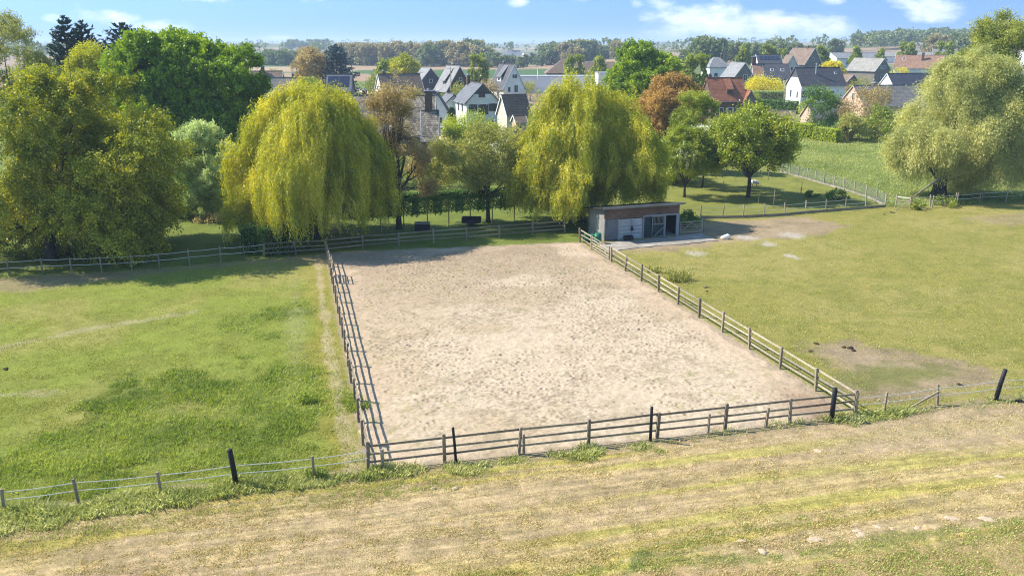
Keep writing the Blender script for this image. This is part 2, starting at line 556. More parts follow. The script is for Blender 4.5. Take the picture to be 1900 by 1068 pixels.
def willow(label, loc, Hh, Rr, seed, **kw):
    rng = np.random.default_rng(seed)
    root = empty('weeping_willow', (*loc, 0), 0, label, 'tree')
    ex = kw.pop('extra', ())
    V, ti, S = willow_crown(Hh, Rr, rng, **kw)
    for off, h2, r2, ncl in ex:
        k2 = dict(kw); k2['n_cl'] = ncl; k2['off'] = off
        V2, t2, S2 = willow_crown(h2, r2, rng, **k2)
        V = np.concatenate([V, V2 + np.array(off)]); ti = np.concatenate([ti, t2]); S = np.concatenate([S, S2 + np.array(off)])
    link('crown', quads('crown', V, ti, L['willow']), root)
    ids = rng.choice(len(S), 24, replace=False)
    tg = [S[i] * np.array([.68, .68, .8]) for i in ids]
    link('trunk', trunk_mesh('trunk', 2.6, .5, tg, rng, M['bark'], twigs=0), root)
    return root


def conifer_parts(Hh, Rr, rng, lm, n_lev=26, n_br=9, leaf=(.5, .14), z0=.12, power=.9, droop=.1, per=12):
    Vs = []; Ts = []; b = MB()
    b.tube([(0, 0, -.2), (0, 0, Hh * .5), (0, 0, Hh)], [Hh * .018, Hh * .011, .02], 7)
    for i in range(n_lev):
        f = i / (n_lev - 1)
        z = Hh * (z0 + (1 - z0) * f)
        ln = Rr * ((1 - f) ** power) * rng.uniform(.75, 1.1) + .25
        for k in range(n_br):
            ph = 2 * math.pi * (k + rng.uniform(-.4, .4)) / n_br + i * .7
            l = ln * rng.uniform(.6, 1.15)
            d = np.array([math.cos(ph), math.sin(ph), .25 - droop])
            e = np.array([0, 0, z]) + d * l
            if k % 3 == 0: b.tube([(0, 0, z), tuple(e)], [Hh * .004, .01], 4, False)
            m = max(4, int(per * l / max(Rr, 1) * 2))
            t = rng.uniform(.15, 1, m) ** .8
            P = np.array([0, 0, z]) + d * l * t[:, None] + rng.normal(size=(m, 3)) * .16 * (.4 + l * .22)
            P[:, 2] += .25 * l * t ** 2 * (.5 - droop)
            Vs.append(leaf_quads(P, leaf[0], leaf[1], rng, d * 1.2, .7, np.array([[0, 0, 1.]])))
            Ts.append(rng.normal(.45, .14) + rng.normal(0, .12, m))
    me = b.mesh('trunk'); me.materials.append(M['bark'])
    return quads('crown', np.concatenate(Vs), np.concatenate(Ts), L[lm]), me


def conifer(name, label, cat, loc, Hh, Rr, seed, lm='fir', group=None, **kw):
    rng = np.random.default_rng(seed)
    root = empty(name, (*loc[:2], tz(*loc[:2])), 0, label, cat, group)
    a, b = conifer_parts(Hh, Rr, rng, lm, **kw)
    link('crown', a, root); link('trunk', b, root)
    return root


def hedge_leaves(a, b, w, h, rng, dens=260, leaf=(.13, .09), wav=.06, z0=0.):
    """clipped hedge from a to b: leaves in a thin skin over a box"""
    a, b = np.array(a, float), np.array(b, float)
    d = b - a; l = np.linalg.norm(d); d /= l; nrm = np.array([-d[1], d[0]])
    A = 2 * l * (h - z0) + l * w + 2 * w * (h - z0)
    n = int(A * dens)
    s = rng.uniform(0, l, n); q = rng.uniform(-w / 2, w / 2, n); z = rng.uniform(z0, h, n)
    face = rng.choice(5, n, p=np.array([l * (h - z0), l * (h - z0), l * w, w * (h - z0), w * (h - z0)]) / A)
    q = np.where(face == 0, -w / 2, np.where(face == 1, w / 2, q)); z = np.where(face == 2, h, z)
    s = np.where(face == 3, 0, np.where(face == 4, l, s))
    off = (fbm(s * 1.3, q * 2 + z * 1.3 + 11, 3, 3) - .5) * wav * 4
    q = q + np.sign(q) * off; z = z + np.where(face == 2, off, 0)
    P = np.stack([a[0] + d[0] * s + nrm[0] * q, a[1] + d[1] * s + nrm[1] * q, z], 1) + rng.normal(size=(n, 3)) * .05
    nb = np.stack([nrm[0] * np.sign(q), nrm[1] * np.sign(q), np.where(face == 2, 1.6, .3)], 1)
    V = leaf_quads(P, leaf[0], leaf[1], rng, None, 1, nb * 1.1)
    return V, rng.normal(.5, .2, n) + (fbm(s * .8, z * 2, 8, 2) - .5) * .5


def hedge(name, label, a, b, w, h, lm, seed, dens=260, leaf=(.14, .1), group=None, z0=0., wav=.06, cat='hedge'):
    rng = np.random.default_rng(seed)
    c = (np.array(a) + np.array(b)) / 2
    V, t = hedge_leaves(np.array(a) - c, np.array(b) - c, w, h, rng, dens, leaf, wav, z0)
    root = empty(name, (*c, tz(*c)), 0, label, cat, group)
    link('foliage', quads('foliage', V, t, L[lm]), root)
    d = np.array(b) - np.array(a); l = np.linalg.norm(d); an = math.atan2(d[1], d[0])
    mb = MB()
    for k in range(max(2, int(l / .8))):
        s = (k + .5) / max(2, int(l / .8)) - .5
        x, y = math.cos(an) * l * s, math.sin(an) * l * s
        mb.tube([(x, y, -.05), (x + rng.normal() * .05, y + rng.normal() * .05, h * .8)], [.04, .015], 5)
    # dense twiggy core that stops one seeing through
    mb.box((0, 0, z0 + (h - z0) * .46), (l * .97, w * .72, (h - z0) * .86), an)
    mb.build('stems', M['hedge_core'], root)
    return root


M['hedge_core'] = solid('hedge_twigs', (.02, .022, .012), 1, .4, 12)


def shrub(name, label, cat, loc, r, h, lm, seed, n=2500, leaf=(.2, .13), group=None, per=6, stems=True, lobes=14):
    rng = np.random.default_rng(seed)
    root = empty(name, (*loc[:2], tz(*loc[:2])), 0, label, cat, group)
    V, ti, C = crown([(0, 0, h * .52, r, r, h * .5)], lobes, .42, max(40, n // per), per, .28 * min(r, h), leaf, rng, under=.9)
    V[..., 2] = np.maximum(V[..., 2], .02)
    link('crown', quads('crown', V, ti, L[lm]), root)
    b = MB()
    for c in C[:6]:
        b.tube(limb_path((rng.normal() * .08, rng.normal() * .08, -.05), c, rng, .1, 4), [.05, .04, .03, .012], 5)
    b.build('stems', M['bark'], root)
    return root


# ------------------------------------------------------------------ ground polygons, authored from the photo
def Pw(*pts):
    return np.array([G(*p) for p in pts])


A0 = G(683, 872); A1 = G(1586, 770); A2 = G(1076, 449); A3 = G(606, 469)   # arena corners
ARENA = np.array([A0, A1, A2, A3])


def sdf(poly, x, y):
    """signed distance to a polygon, negative inside"""
    d = np.full(x.shape, 1e9); ins = np.zeros(x.shape, bool)
    n = len(poly)
    for i in range(n):
        a, b = poly[i], poly[(i + 1) % n]
        e = b - a
        t = np.clip(((x - a[0]) * e[0] + (y - a[1]) * e[1]) / (e @ e), 0, 1)
        d = np.minimum(d, np.hypot(x - a[0] - t * e[0], y - a[1] - t * e[1]))
        c = ((a[1] > y) != (b[1] > y))
        with np.errstate(divide='ignore', invalid='ignore'):
            xi = (b[0] - a[0]) * (y - a[1]) / (b[1] - a[1] + 1e-12) + a[0]
        ins ^= c & (x < xi)
    return np.where(ins, -d, d)


def pline(pts, x, y):
    d = np.full(x.shape, 1e9)
    for a, b in zip(pts[:-1], pts[1:]):
        e = b - a
        t = np.clip(((x - a[0]) * e[0] + (y - a[1]) * e[1]) / (e @ e), 0, 1)
        d = np.minimum(d, np.hypot(x - a[0] - t * e[0], y - a[1] - t * e[1]))
    return d


FRONT = Pw((-700, 1045), (0, 955), (300, 912), (683, 874), (1586, 770), (1900, 738), (2600, 660))     # front fence line
BACKL = Pw((-700, 570), (0, 514), (245, 501), (455, 483), (606, 469))
BACKR = Pw((1300, 404), (1456, 400), (1569, 390), (1642, 384), (1771, 382), (1898, 372), (2500, 345))
VERGE = Pw((-400, 1015), (0, 968), (300, 926), (560, 893), (690, 884), (820, 868), (1000, 850), (1200, 826), (1400, 800), (1600, 772), (1750, 757), (1900, 742), (2400, 690))
fd = (A1 - A0) / np.linalg.norm(A1 - A0); fn = np.array([fd[1], -fd[0]])    # along the front fence / away from it towards the viewer


def front_side(x, y):
    """positive on the viewer's side of the front fence"""
    yy = np.interp(x, FRONT[:, 0], FRONT[:, 1])
    return yy - y


LUSH = [Pw((170, 745), (330, 690), (560, 668), (640, 690), (648, 770), (640, 850), (420, 885), (150, 880), (60, 905), (0, 915), (-200, 930), (-200, 850), (60, 830), (160, 790)),
        Pw((380, 618), (430, 585), (570, 566), (578, 590), (470, 622))]
lush_n = lambda x, y: fbm(x * .35, y * .35, 21, 4)


def lush_mask(x, y):
    m = np.zeros(x.shape)
    n = (lush_n(x, y) - .5) * 9 + (fbm(x * 1.6, y * 1.6, 4, 3) - .5) * 4
    for p in LUSH:
        m = np.maximum(m, sstep(1.5, -2.2, sdf(p, x, y) + n))
    return m * (.35 + .65 * sstep(.36, .56, fbm(x * .8 + 5, y * .8, 23, 4)))


def verge_mask(x, y):
    n = (fbm(x * .9, y * .9, 31, 3) - .5)
    w = .34 + .42 * sstep(-6, -16, x)
    gap = sstep(.45, .3, fbm(x * .28 + 3.1, y * .28, 33, 3)) * sstep(-9, -3, x) * .75
    return np.maximum(0, sstep(w + .3, w - .3, pline(VERGE, x, y) + n * 2.0) - gap)


BARE_R = Pw((1262, 434), (1300, 412), (1420, 404), (1500, 400), (1570, 420), (1540, 432), (1430, 446), (1320, 458), (1200, 470), (1150, 466), (1130, 470), (1105, 455))
BARE_R2 = Pw((1500, 640), (1580, 632), (1660, 655), (1760, 665), (1850, 690), (1880, 715), (1700, 738), (1640, 745), (1600, 740), (1560, 690))
GREEN_R = Pw((1560, 692), (1640, 668), (1780, 690), (1700, 715), (1600, 712))
BARE_R3 = Pw((1780, 402), (1850, 398), (1960, 392), (1960, 412), (1830, 420))
BARE_L = Pw((-300, 556), (-300, 530), (60, 512), (300, 496), (450, 484), (606, 470), (612, 492), (540, 487), (450, 492), (330, 503), (160, 528), (60, 540))
PATHS_L = [Pw((0, 645), (170, 610), (360, 578)), Pw((-100, 736), (30, 731), (115, 726))]
EDGE_L = Pw((604, 474), (612, 540), (630, 640), (660, 760), (683, 872))
GRN_ST = Pw((1060, 1068), (1250, 1040), (1480, 1030), (1620, 1008), (1900, 965), (2200, 930))


def lerp(c, d, m):
    return c * (1 - m[:, None]) + np.array(d)[None] * m[:, None]


def ground_colour(x, y, h):
    n1 = fbm(x * .12, y * .12, 1, 5); n2 = fbm(x * .6, y * .6, 2, 4); n3 = fbm(x * 2.4, y * 2.4, 3, 3)
    one = np.ones(len(x))
    fs = front_side(x, y)
    # pastures
    c = np.tile(np.array([.27, .245, .065]), (len(x), 1))
    left = sstep(3, -3, x + .26 * (y - A0[1]) - A0[0])
    c = lerp(c, (.225, .262, .045), left)
    c = lerp(c, (.34, .29, .1), sstep(.5, .68, n1) * .6)
    c = lerp(c, (.19, .2, .04), sstep(.5, .3, n2) * .5)
    c = lerp(c, (.14, .175, .032), lush_mask(x, y) * .85)
    for p, w in zip(PATHS_L, (.3, .16)):
        c = lerp(c, (.42, .36, .22), sstep(w + .25, w - .15, pline(p, x, y) + (n3 - .5) * .8 + (n2 - .5) * .6) * .5)
    # worn edge beside the arena
    e = pline(EDGE_L, x, y)
    s = (x + .26 * (y - A0[1]) - A0[0])
    c = lerp(c, (.3, .25, .05), sstep(2.0, .9, e + (n2 - .5) * 1.6) * left * .8)
    c = lerp(c, (.5, .4, .28), sstep(.45, .15, np.abs(e - .6) + (n2 - .5) * .9) * left * .75)
    c = lerp(c, (.42, .36, .24), sstep(.5, .3, np.abs(e - 2.4) + (n3 - .5) * 1.8 + (n1 - .4) * 2) * left * .2 * sstep(38, 52, y))
    # bare soil
    for p, k, am in ((BARE_R, .95, 3.2), (BARE_R2, .95, 3.2), (BARE_R3, .6, 3.), (BARE_L, .7, 1.8)):
        m = sstep(.7, -.9, sdf(p, x, y) + (n2 - .5) * am + (n3 - .5) * 1.3)
        cc = np.array([.31, .235, .15])[None] * (.75 + .6 * n2[:, None])
        c = c * (1 - k * m[:, None]) + cc * k * m[:, None]
    m = sstep(.8, -.6, sdf(GREEN_R, x, y) + (n2 - .5) * 3)
    c = lerp(c, (.17, .18, .045), m * .8)
    for (px, py, r) in ((1470, 436, 1.6), (1385, 440, 1.3), (1425, 452, 1.0), (1468, 476, .8), (1290, 470, 1.2)):
        q = G(px, py)
        c = lerp(c, (.48, .42, .36), sstep(r, r * .3, np.hypot((x - q[0]), (y - q[1]) * .8) + (n3 - .5) * 1.4) * .85)
    # garden lawn, orchard and meadow behind the fences
    yb = np.interp(x, np.concatenate([BACKL[:, 0], [A2[0]], BACKR[:, 0]]), np.concatenate([BACKL[:, 1], [A2[1]], BACKR[:, 1]]))
    beh = y > yb
    lawn = np.array([.15, .185, .035])[None] * (.8 + .45 * n2[:, None])
    mead = np.array([.18, .215, .055])[None] * (.72 + .6 * n2[:, None]) + np.array([.05, .035, .015])[None] * sstep(.5, .7, n1)[:, None]
    orch = np.array([.2, .21, .048])[None] * (.78 + .45 * n2[:, None])
    MEAD = Pw((1440, 316), (1500, 333), (1560, 352), (1642, 384), (1771, 382), (1898, 372), (2600, 340), (2600, 190), (1440, 190))
    ms = sstep(.3, -.3, sdf(MEAD, x, y))
    g = np.where((x > A2[0] + 3)[:, None], orch, lawn)
    g = g * (1 - ms[:, None]) + mead * ms[:, None]
    c = np.where(beh[:, None], g, c)
    # fields far off
    far = sstep(225, 250, y)
    fc = np.tile(np.array([.13, .16, .05]), (len(x), 1))
    strip = vnoise(x / 330 + .35 * np.floor(y / 260.) + 3, np.floor(y / 260.) * 7.7, 9)
    fc = lerp(fc, (.33, .24, .165), sstep(.5, .56, strip))
    fc = lerp(fc, (.2, .23, .085), sstep(.3, .26, strip))
    for poly, cc in FIELDS:
        fc = lerp(fc, cc, sstep(3, -3, sdf(poly, x, y)))
    c = c * (1 - far[:, None]) + fc * far[:, None]
    # field in front
    u = x * fd[0] + y * fd[1]; v = fs
    bn = fbm(u * .045 + 3, v * .55 + .03 * u, 12, 4)
    b2 = fbm(u * .25, v * 1.4, 13, 4)
    f = np.tile(np.array([.46, .37, .1]), (len(x), 1))
    f = lerp(f, (.45, .34, .165), sstep(.46, .62, bn) * .95)
    f = lerp(f, (.35, .295, .08), sstep(.5, .34, bn + (b2 - .5) * .45) * .8)
    f = lerp(f, (.43, .315, .18), sstep(.56, .74, b2) * .6)
    b3 = fbm(u * .05 + 9, v * 1.3, 17, 3)
    f = lerp(f, (.385, .345, .085), sstep(.52, .62, b3) * .7)
    f = lerp(f, (.44, .325, .19), sstep(.46, .36, b3) * .7)
    rows = fbm(u * .5 + 7, v * 8.5, 15, 3)
    f = f * (.83 + .33 * sstep(.3, .7, rows))[:, None]
    gl_ = np.interp(x, GRN_ST[:, 0], GRN_ST[:, 1])
    f = lerp(f, (.40, .285, .15), sstep(.2, .7, gl_ - y) * .85)
    f = lerp(f, (.41, .31, .19), sstep(5.5, 3.2, v + (n2 - .5) * 3) * sstep(8, 18, x) * .8)
    f = lerp(f, (.2, .225, .05), sstep(.55, .05, pline(GRN_ST, x, y) + (n3 - .5) * 1.1 + (n2 - .5) * .8) * .6)
    q = G(1190, 1040)
    f = lerp(f, (.11, .16, .04), sstep(.8, .3, np.hypot(x - q[0], y - q[1]) + (n3 - .5)) * .8)
    f = f * (.78 + .45 * n3[:, None])
    fm = sstep(-.1, .5, fs + (n2 - .5) * .8)
    c = c * (1 - fm[:, None]) + f * fm[:, None]
    # grass verge along the front fence, bare strip by the rails
    c = lerp(c, (.34, .26, .165), sstep(.9, .35, np.abs(fs - .25) + (n2 - .5) * .6) * .75)
    c = lerp(c, (.15, .17, .05), verge_mask(x, y) * .85)
    # trodden soil inside the arena line
    c = lerp(c, (.4, .31, .22), sstep(.35, -.1, sdf(ARENA, x, y) + (n3 - .5) * .4))
    return c * .86 * (.9 + .2 * n3[:, None])


def FP(Yn, Yf, xl, xr, xl2=None, xr2=None):
    return np.array([(xl, Yn), (xr, Yn), (xr2 if xr2 is not None else xr, Yf), (xl2 if xl2 is not None else xl, Yf)], float)


def Pf(*pts): return np.array([G(*p) for p in pts])


FIELDS = [
    (Pf((640, 146), (1150, 146), (1150, 127), (655, 131)), (.075, .14, .045)),      # green crop
    (Pf((640, 131), (1180, 127), (1180, 122), (640, 123)), (.36, .25, .16)),      # ploughed
    (Pf((640, 122), (1180, 121), (1180, 117), (640, 118)), (.42, .33, .235)),
    (Pf((960, 121), (1180, 119), (1180, 113), (960, 115)), (.17, .22, .075)),
    (Pf((440, 124), (560, 124), (545, 116), (440, 116)), (.07, .15, .05)),
    (Pf((440, 134), (660, 133), (650, 124), (440, 124.4)), (.4, .29, .19)),
    (Pf((650, 150), (705, 152), (690, 138), (655, 136)), (.34, .23, .15)),
    (Pf((645, 176), (720, 176), (705, 152), (650, 150)), (.16, .2, .045)),
    (Pf((1280, 116), (1480, 116), (1470, 104), (1280, 104)), (.42, .34, .24)),
]


def ground_material():
    m, nt, out = mat('ground_cover')
    at = N(nt, 'ShaderNodeAttribute', attribute_name='cover')
    tc = N(nt, 'ShaderNodeTexCoord')
    n1 = N(nt, 'ShaderNodeTexNoise', Scale=5.5, Detail=6., Roughness=.7)
    n2 = N(nt, 'ShaderNodeTexNoise', Scale=19., Detail=5., Roughness=.75)
    n3 = N(nt, 'ShaderNodeTexNoise', Scale=1.1, Detail=5., Roughness=.65)
    for n in (n1, n2, n3): nt.links.new(tc.outputs['Object'], n.inputs[0])
    a = ramp(nt, n1.outputs[0], [(.3, (.72, .74, .7)), (.7, (1.25, 1.22, 1.25))])
    b = ramp(nt, n2.outputs[0], [(.3, (.65, .68, .62)), (.7, (1.3, 1.27, 1.3))])
    e = ramp(nt, n3.outputs[0], [(.3, (.86, .9, .84)), (.7, (1.12, 1.08, 1.1))])
    c = mul(nt, mul(nt, mul(nt, at.outputs['Color'], a), b), e)
    p = N(nt, 'ShaderNodeBsdfPrincipled', Roughness=.95)
    p.inputs['Specular IOR Level'].default_value = .1
    nt.links.new(c, p.inputs['Base Color'])
    ad = N(nt, 'ShaderNodeMath', operation='ADD')
    nt.links.new(n1.outputs[0], ad.inputs[0]); nt.links.new(n2.outputs[0], ad.inputs[1])
    bp = N(nt, 'ShaderNodeBump', Strength=.8, Distance=.07)
    nt.links.new(ad.outputs[0], bp.inputs['Height']); nt.links.new(bp.outputs[0], p.inputs['Normal'])
    nt.links.new(p.outputs[0], out.inputs[0])
    return m


def build_ground():
    py = np.concatenate([np.array([1800., 1500, 1320, 1220, 1150]), np.arange(1110, 200, -2.2), np.arange(200, 110, -1.3), np.arange(110, 83.5, -.7)])
    Yr = np.array([G(950, p)[1] for p in py])
    Yr = np.concatenate([[2.], Yr, [11000.]])
    u = np.concatenate([np.linspace(-1.5, -.68, 60)[:-1], np.linspace(-.68, .68, 820), np.linspace(.68, 1.5, 60)[1:]])
    YY, UU = np.meshgrid(Yr, u, indexing='ij')
    XX = UU * (YY + 3)
    x, y = XX.ravel(), YY.ravel()
    h = terrain(x, y)
    near = sstep(140, 60, y)
    # micro relief: tussocks
    z = h + near * ((fbm(x * .8, y * .8, 41, 3) - .5) * .10 + lush_mask(x, y) * (fbm(x * 2.2, y * 2.2, 44, 3) - .3) * .22)
    inside = sstep(.6, -.4, sdf(ARENA, x, y))
    z = z * (1 - inside) - inside * .05
    cov = ground_colour(x, y, h)
    nr, nc = XX.shape
    idx = np.arange(nr * nc).reshape(nr, nc)
    Fq = np.stack([idx[:-1, :-1], idx[:-1, 1:], idx[1:, 1:], idx[1:, :-1]], -1).reshape(-1, 4)
    cx = x[Fq].mean(1); cy = y[Fq].mean(1)
    fs = front_side(cx, cy)
    yb = np.interp(cx, np.concatenate([BACKL[:, 0], [A2[0]], BACKR[:, 0]]), np.concatenate([BACKL[:, 1], [A2[1]], BACKR[:, 1]]))
    mid = A0[0] + (A3[0] - A0[0]) * (cy - A0[1]) / (A3[1] - A0[1])
    reg = np.where(fs > 0, 0, np.where(cy > 235, 4, np.where(cy > yb, 3, np.where(cx < mid + .8, 1, 2))))
    gm = ground_material()
    V = np.stack([x, y, z], 1)
    for r, nm in enumerate(('mown_field', 'pasture', 'pasture', 'lawn', 'farmland')):
        f = Fq[reg == r]
        us, inv = np.unique(f, return_inverse=True)
        inv = inv.reshape(f.shape)
        me = bpy.data.meshes.new(nm)
        me.vertices.add(len(us)); me.vertices.foreach_set('co', V[us].astype(np.float32).ravel())
        me.loops.add(f.size); me.loops.foreach_set('vertex_index', inv.astype(np.int32).ravel())
        me.polygons.add(len(f)); me.polygons.foreach_set('loop_start', np.arange(0, f.size, 4, dtype=np.int32))
        me.polygons.foreach_set('use_smooth', np.ones(len(f), bool))
        me.update(calc_edges=True)
        a = me.attributes.new('cover', 'FLOAT_COLOR', 'POINT')
        a.data.foreach_set('color', np.concatenate([cov[us], np.ones((len(us), 1))], 1).astype(np.float32).ravel())
        me.materials.append(gm)
        o = link(nm, me)
        tag(o, kind='structure')


build_ground()


# ------------------------------------------------------------------ sand arena, hoof-pocked
def build_sand():
    rng = np.random.default_rng(77)
    ns, ntt = 400, 640
    s = np.linspace(-.03, 1.03, ns); t = np.linspace(-.018, 1.018, ntt)
    T, S = np.meshgrid(t, s, indexing='ij')
    P = ((1 - S) * (1 - T))[..., None] * A0 + (S * (1 - T))[..., None] * A1 + (S * T)[..., None] * A2 + ((1 - S) * T)[..., None] * A3
    x, y = P[..., 0].ravel(), P[..., 1].ravel()
    sd = sdf(ARENA, x, y)
    z = .03 + (fbm(x * .5, y * .5, 61, 3) - .5) * .07 + (fbm(x * 3.2, y * 3.2, 62, 3) - .5) * .045 + (fbm(x * 9, y * 9, 63, 2) - .5) * .022
    z -= sstep(-.5, .35, sd + (fbm(x, y, 64, 3) - .5) * .9) * .16
    # hoof prints
    n = 9000
    S1, T1 = rng.uniform(0, 1, n), rng.uniform(0, 1, n)
    c = ((1 - S1) * (1 - T1))[:, None] * A0 + (S1 * (1 - T1))[:, None] * A1 + (S1 * T1)[:, None] * A2 + ((1 - S1) * T1)[:, None] * A3
    dens = fbm(c[:, 0] * .16, c[:, 1] * .16, 66, 3)
    track = np.minimum(np.minimum(S1, 1 - S1) * 23, np.minimum(T1, 1 - T1) * 40)
    c = c[(dens > rng.uniform(.36, .6, n)) & (track > rng.uniform(1., 3.2, n))]
    grid = {}
    dark = np.zeros(len(x))
    dS = np.linalg.norm(A1 - A0) * 1.06 / ns; dT = np.linalg.norm(A3 - A0) * 1.036 / ntt
    zz = z.reshape(T.shape); dd = dark.reshape(T.shape); X2 = x.reshape(T.shape); Y2 = y.reshape(T.shape)
    # nearest grid index by inverting the bilinear map with one search on each axis
    for q in c:
        k = np.argmin((X2[::16, ::16] - q[0]) ** 2 + (Y2[::16, ::16] - q[1]) ** 2)
        i, j = np.unravel_index(k, X2[::16, ::16].shape)
        i0, i1 = max(0, i * 16 - 12), min(ntt, i * 16 + 13); j0, j1 = max(0, j * 16 - 12), min(ns, j * 16 + 13)
        a = rng.uniform(0, 3.14); r = rng.uniform(.05, .1)
        ux = X2[i0:i1, j0:j1] - q[0]; uy = Y2[i0:i1, j0:j1] - q[1]
        e = np.hypot((ux * math.cos(a) + uy * math.sin(a)) / 1.35, -ux * math.sin(a) + uy * math.cos(a)) / r
        dep = rng.uniform(.025, .07)
        zz[i0:i1, j0:j1] += -dep * np.exp(-e ** 2 * 1.1) + dep * .3 * np.exp(-((e - 1.5) / .5) ** 2)
        dd[i0:i1, j0:j1] = np.maximum(dd[i0:i1, j0:j1], np.exp(-e ** 2) * rng.uniform(.3, 1))
    z = zz.ravel(); dark = dd.ravel()
    n1 = fbm(x * .14, y * .14, 71, 4); n2 = fbm(x * 1.1, y * 1.1, 72, 4); n3 = fbm(x * 5, y * 5, 73, 3)
    Tf = T.ravel(); Sf = S.ravel()
    cc = np.tile(np.array([.48, .372, .247]), (len(x), 1))
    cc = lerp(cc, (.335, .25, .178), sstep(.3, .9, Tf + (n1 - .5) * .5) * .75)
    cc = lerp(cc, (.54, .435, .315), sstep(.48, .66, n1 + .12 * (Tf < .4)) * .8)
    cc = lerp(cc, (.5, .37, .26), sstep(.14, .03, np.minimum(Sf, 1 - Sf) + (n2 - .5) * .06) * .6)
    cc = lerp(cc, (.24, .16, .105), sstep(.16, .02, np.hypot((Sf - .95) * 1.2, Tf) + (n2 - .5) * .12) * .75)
    cc = lerp(cc, (.3, .235, .15), sstep(.55, .75, n2) * .45)
    cc = lerp(cc, (.27, .26, .1), sstep(.62, .75, fbm(x * 2.2, y * 2.2, 75, 3)) * sstep(.5, .6, fbm(x * .2, y * .2, 76, 3)) * .45)
    cc = lerp(cc, (.22, .16, .105), dark * .5)
    sp_ = fbm(x * 7.5, y * 7.5, 79, 2); sp2 = fbm(x * .35, y * .35, 80, 3)
    cc = lerp(cc, (.2, .15, .1), sstep(.62, .76, sp_ + (sp2 - .5) * .7) * .45 * sstep(.5, 2.6, -sd))
    cc = lerp(cc, (.3, .28, .15), sstep(.64, .76, fbm(x * 6, y * 6, 90, 2)) * .4)
    cc *= .83 * (.82 + .36 * n3[:, None])
    idx = np.arange(len(x)).reshape(T.shape)
    f = np.stack([idx[:-1, :-1], idx[:-1, 1:], idx[1:, 1:], idx[1:, :-1]], -1).reshape(-1, 4)
    me = bpy.data.meshes.new('sand_arena')
    me.vertices.add(len(x)); me.vertices.foreach_set('co', np.stack([x, y, z], 1).astype(np.float32).ravel())
    me.loops.add(f.size); me.loops.foreach_set('vertex_index', f.astype(np.int32).ravel())
    me.polygons.add(len(f)); me.polygons.foreach_set('loop_start', np.arange(0, f.size, 4, dtype=np.int32))
    me.polygons.foreach_set('use_smooth', np.ones(len(f), bool))
    me.update(calc_edges=True)
    a = me.attributes.new('cover', 'FLOAT_COLOR', 'POINT')
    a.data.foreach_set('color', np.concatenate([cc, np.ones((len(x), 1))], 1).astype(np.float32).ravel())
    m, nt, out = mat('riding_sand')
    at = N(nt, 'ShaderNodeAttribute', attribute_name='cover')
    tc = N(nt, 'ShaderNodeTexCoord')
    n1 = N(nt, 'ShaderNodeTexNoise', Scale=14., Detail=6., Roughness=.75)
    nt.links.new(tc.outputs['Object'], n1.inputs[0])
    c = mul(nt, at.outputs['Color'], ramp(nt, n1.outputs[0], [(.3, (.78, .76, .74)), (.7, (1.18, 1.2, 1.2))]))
    p = N(nt, 'ShaderNodeBsdfPrincipled', Roughness=1.)
    p.inputs['Specular IOR Level'].default_value = .05
    nt.links.new(c, p.inputs['Base Color'])
    bp = N(nt, 'ShaderNodeBump', Strength=.7, Distance=.04)
    nt.links.new(n1.outputs[0], bp.inputs['Height']); nt.links.new(bp.outputs[0], p.inputs['Normal'])
    nt.links.new(p.outputs[0], out.inputs[0])
    me.materials.append(m)
    o = link('sand_arena', me); tag(o, kind='structure')


build_sand()


def sheet(name, poly, z, m, thick=.0):
    b = MB()
    rg = np.random.default_rng(17); P2 = []
    for a, c in zip(poly, np.roll(poly, -1, axis=0)):
        k = max(2, int(np.linalg.norm(c - a) / .35))
        for t in np.arange(k) / k: P2.append(a + (c - a) * t + (rg.normal(size=2) * .07 if t > 0 else 0))
    poly = np.array(P2)
    n = len(poly)
    v = [(p[0], p[1], z) for p in poly]
    b.add(v, [tuple(range(n))])
    if thick:
        b.add([(p[0], p[1], z - thick) for p in poly] + v, [(i, (i + 1) % n, (i + 1) % n + n, i + n) for i in range(n)])
    o = b.build(name, m); tag(o, kind='structure')
    return o


sheet('concrete_yard', Pw((1112, 452), (1256, 438.5), (1300, 433), (1332, 447), (1270, 453), (1200, 458.5), (1150, 464), (1131, 467), (1112, 457)), .055, M['concrete'], .15)
sheet('terrace', np.array([(*G(790, 300),), (*G(850, 300),), (*G(850, 246),), (*G(786, 246),)]), .05, M['pale_soil'], .1)
road = [np.array(p) for p in ((-52., 238.), (-40., 262.), (-47., 300.), (-62., 345.))]
bm_ = MB()
for a, b in zip(road[:-1], road[1:]):
    d = (b - a) / np.linalg.norm(b - a); nn = np.array([-d[1], d[0]]) * 1.6
    bm_.add([(*(a - nn), .06), (*(a + nn), .06), (*(b + nn), .061), (*(b - nn), .061)], [(0, 1, 2, 3)])
tag(bm_.build('farm_track', M['pale_soil']), kind='structure')


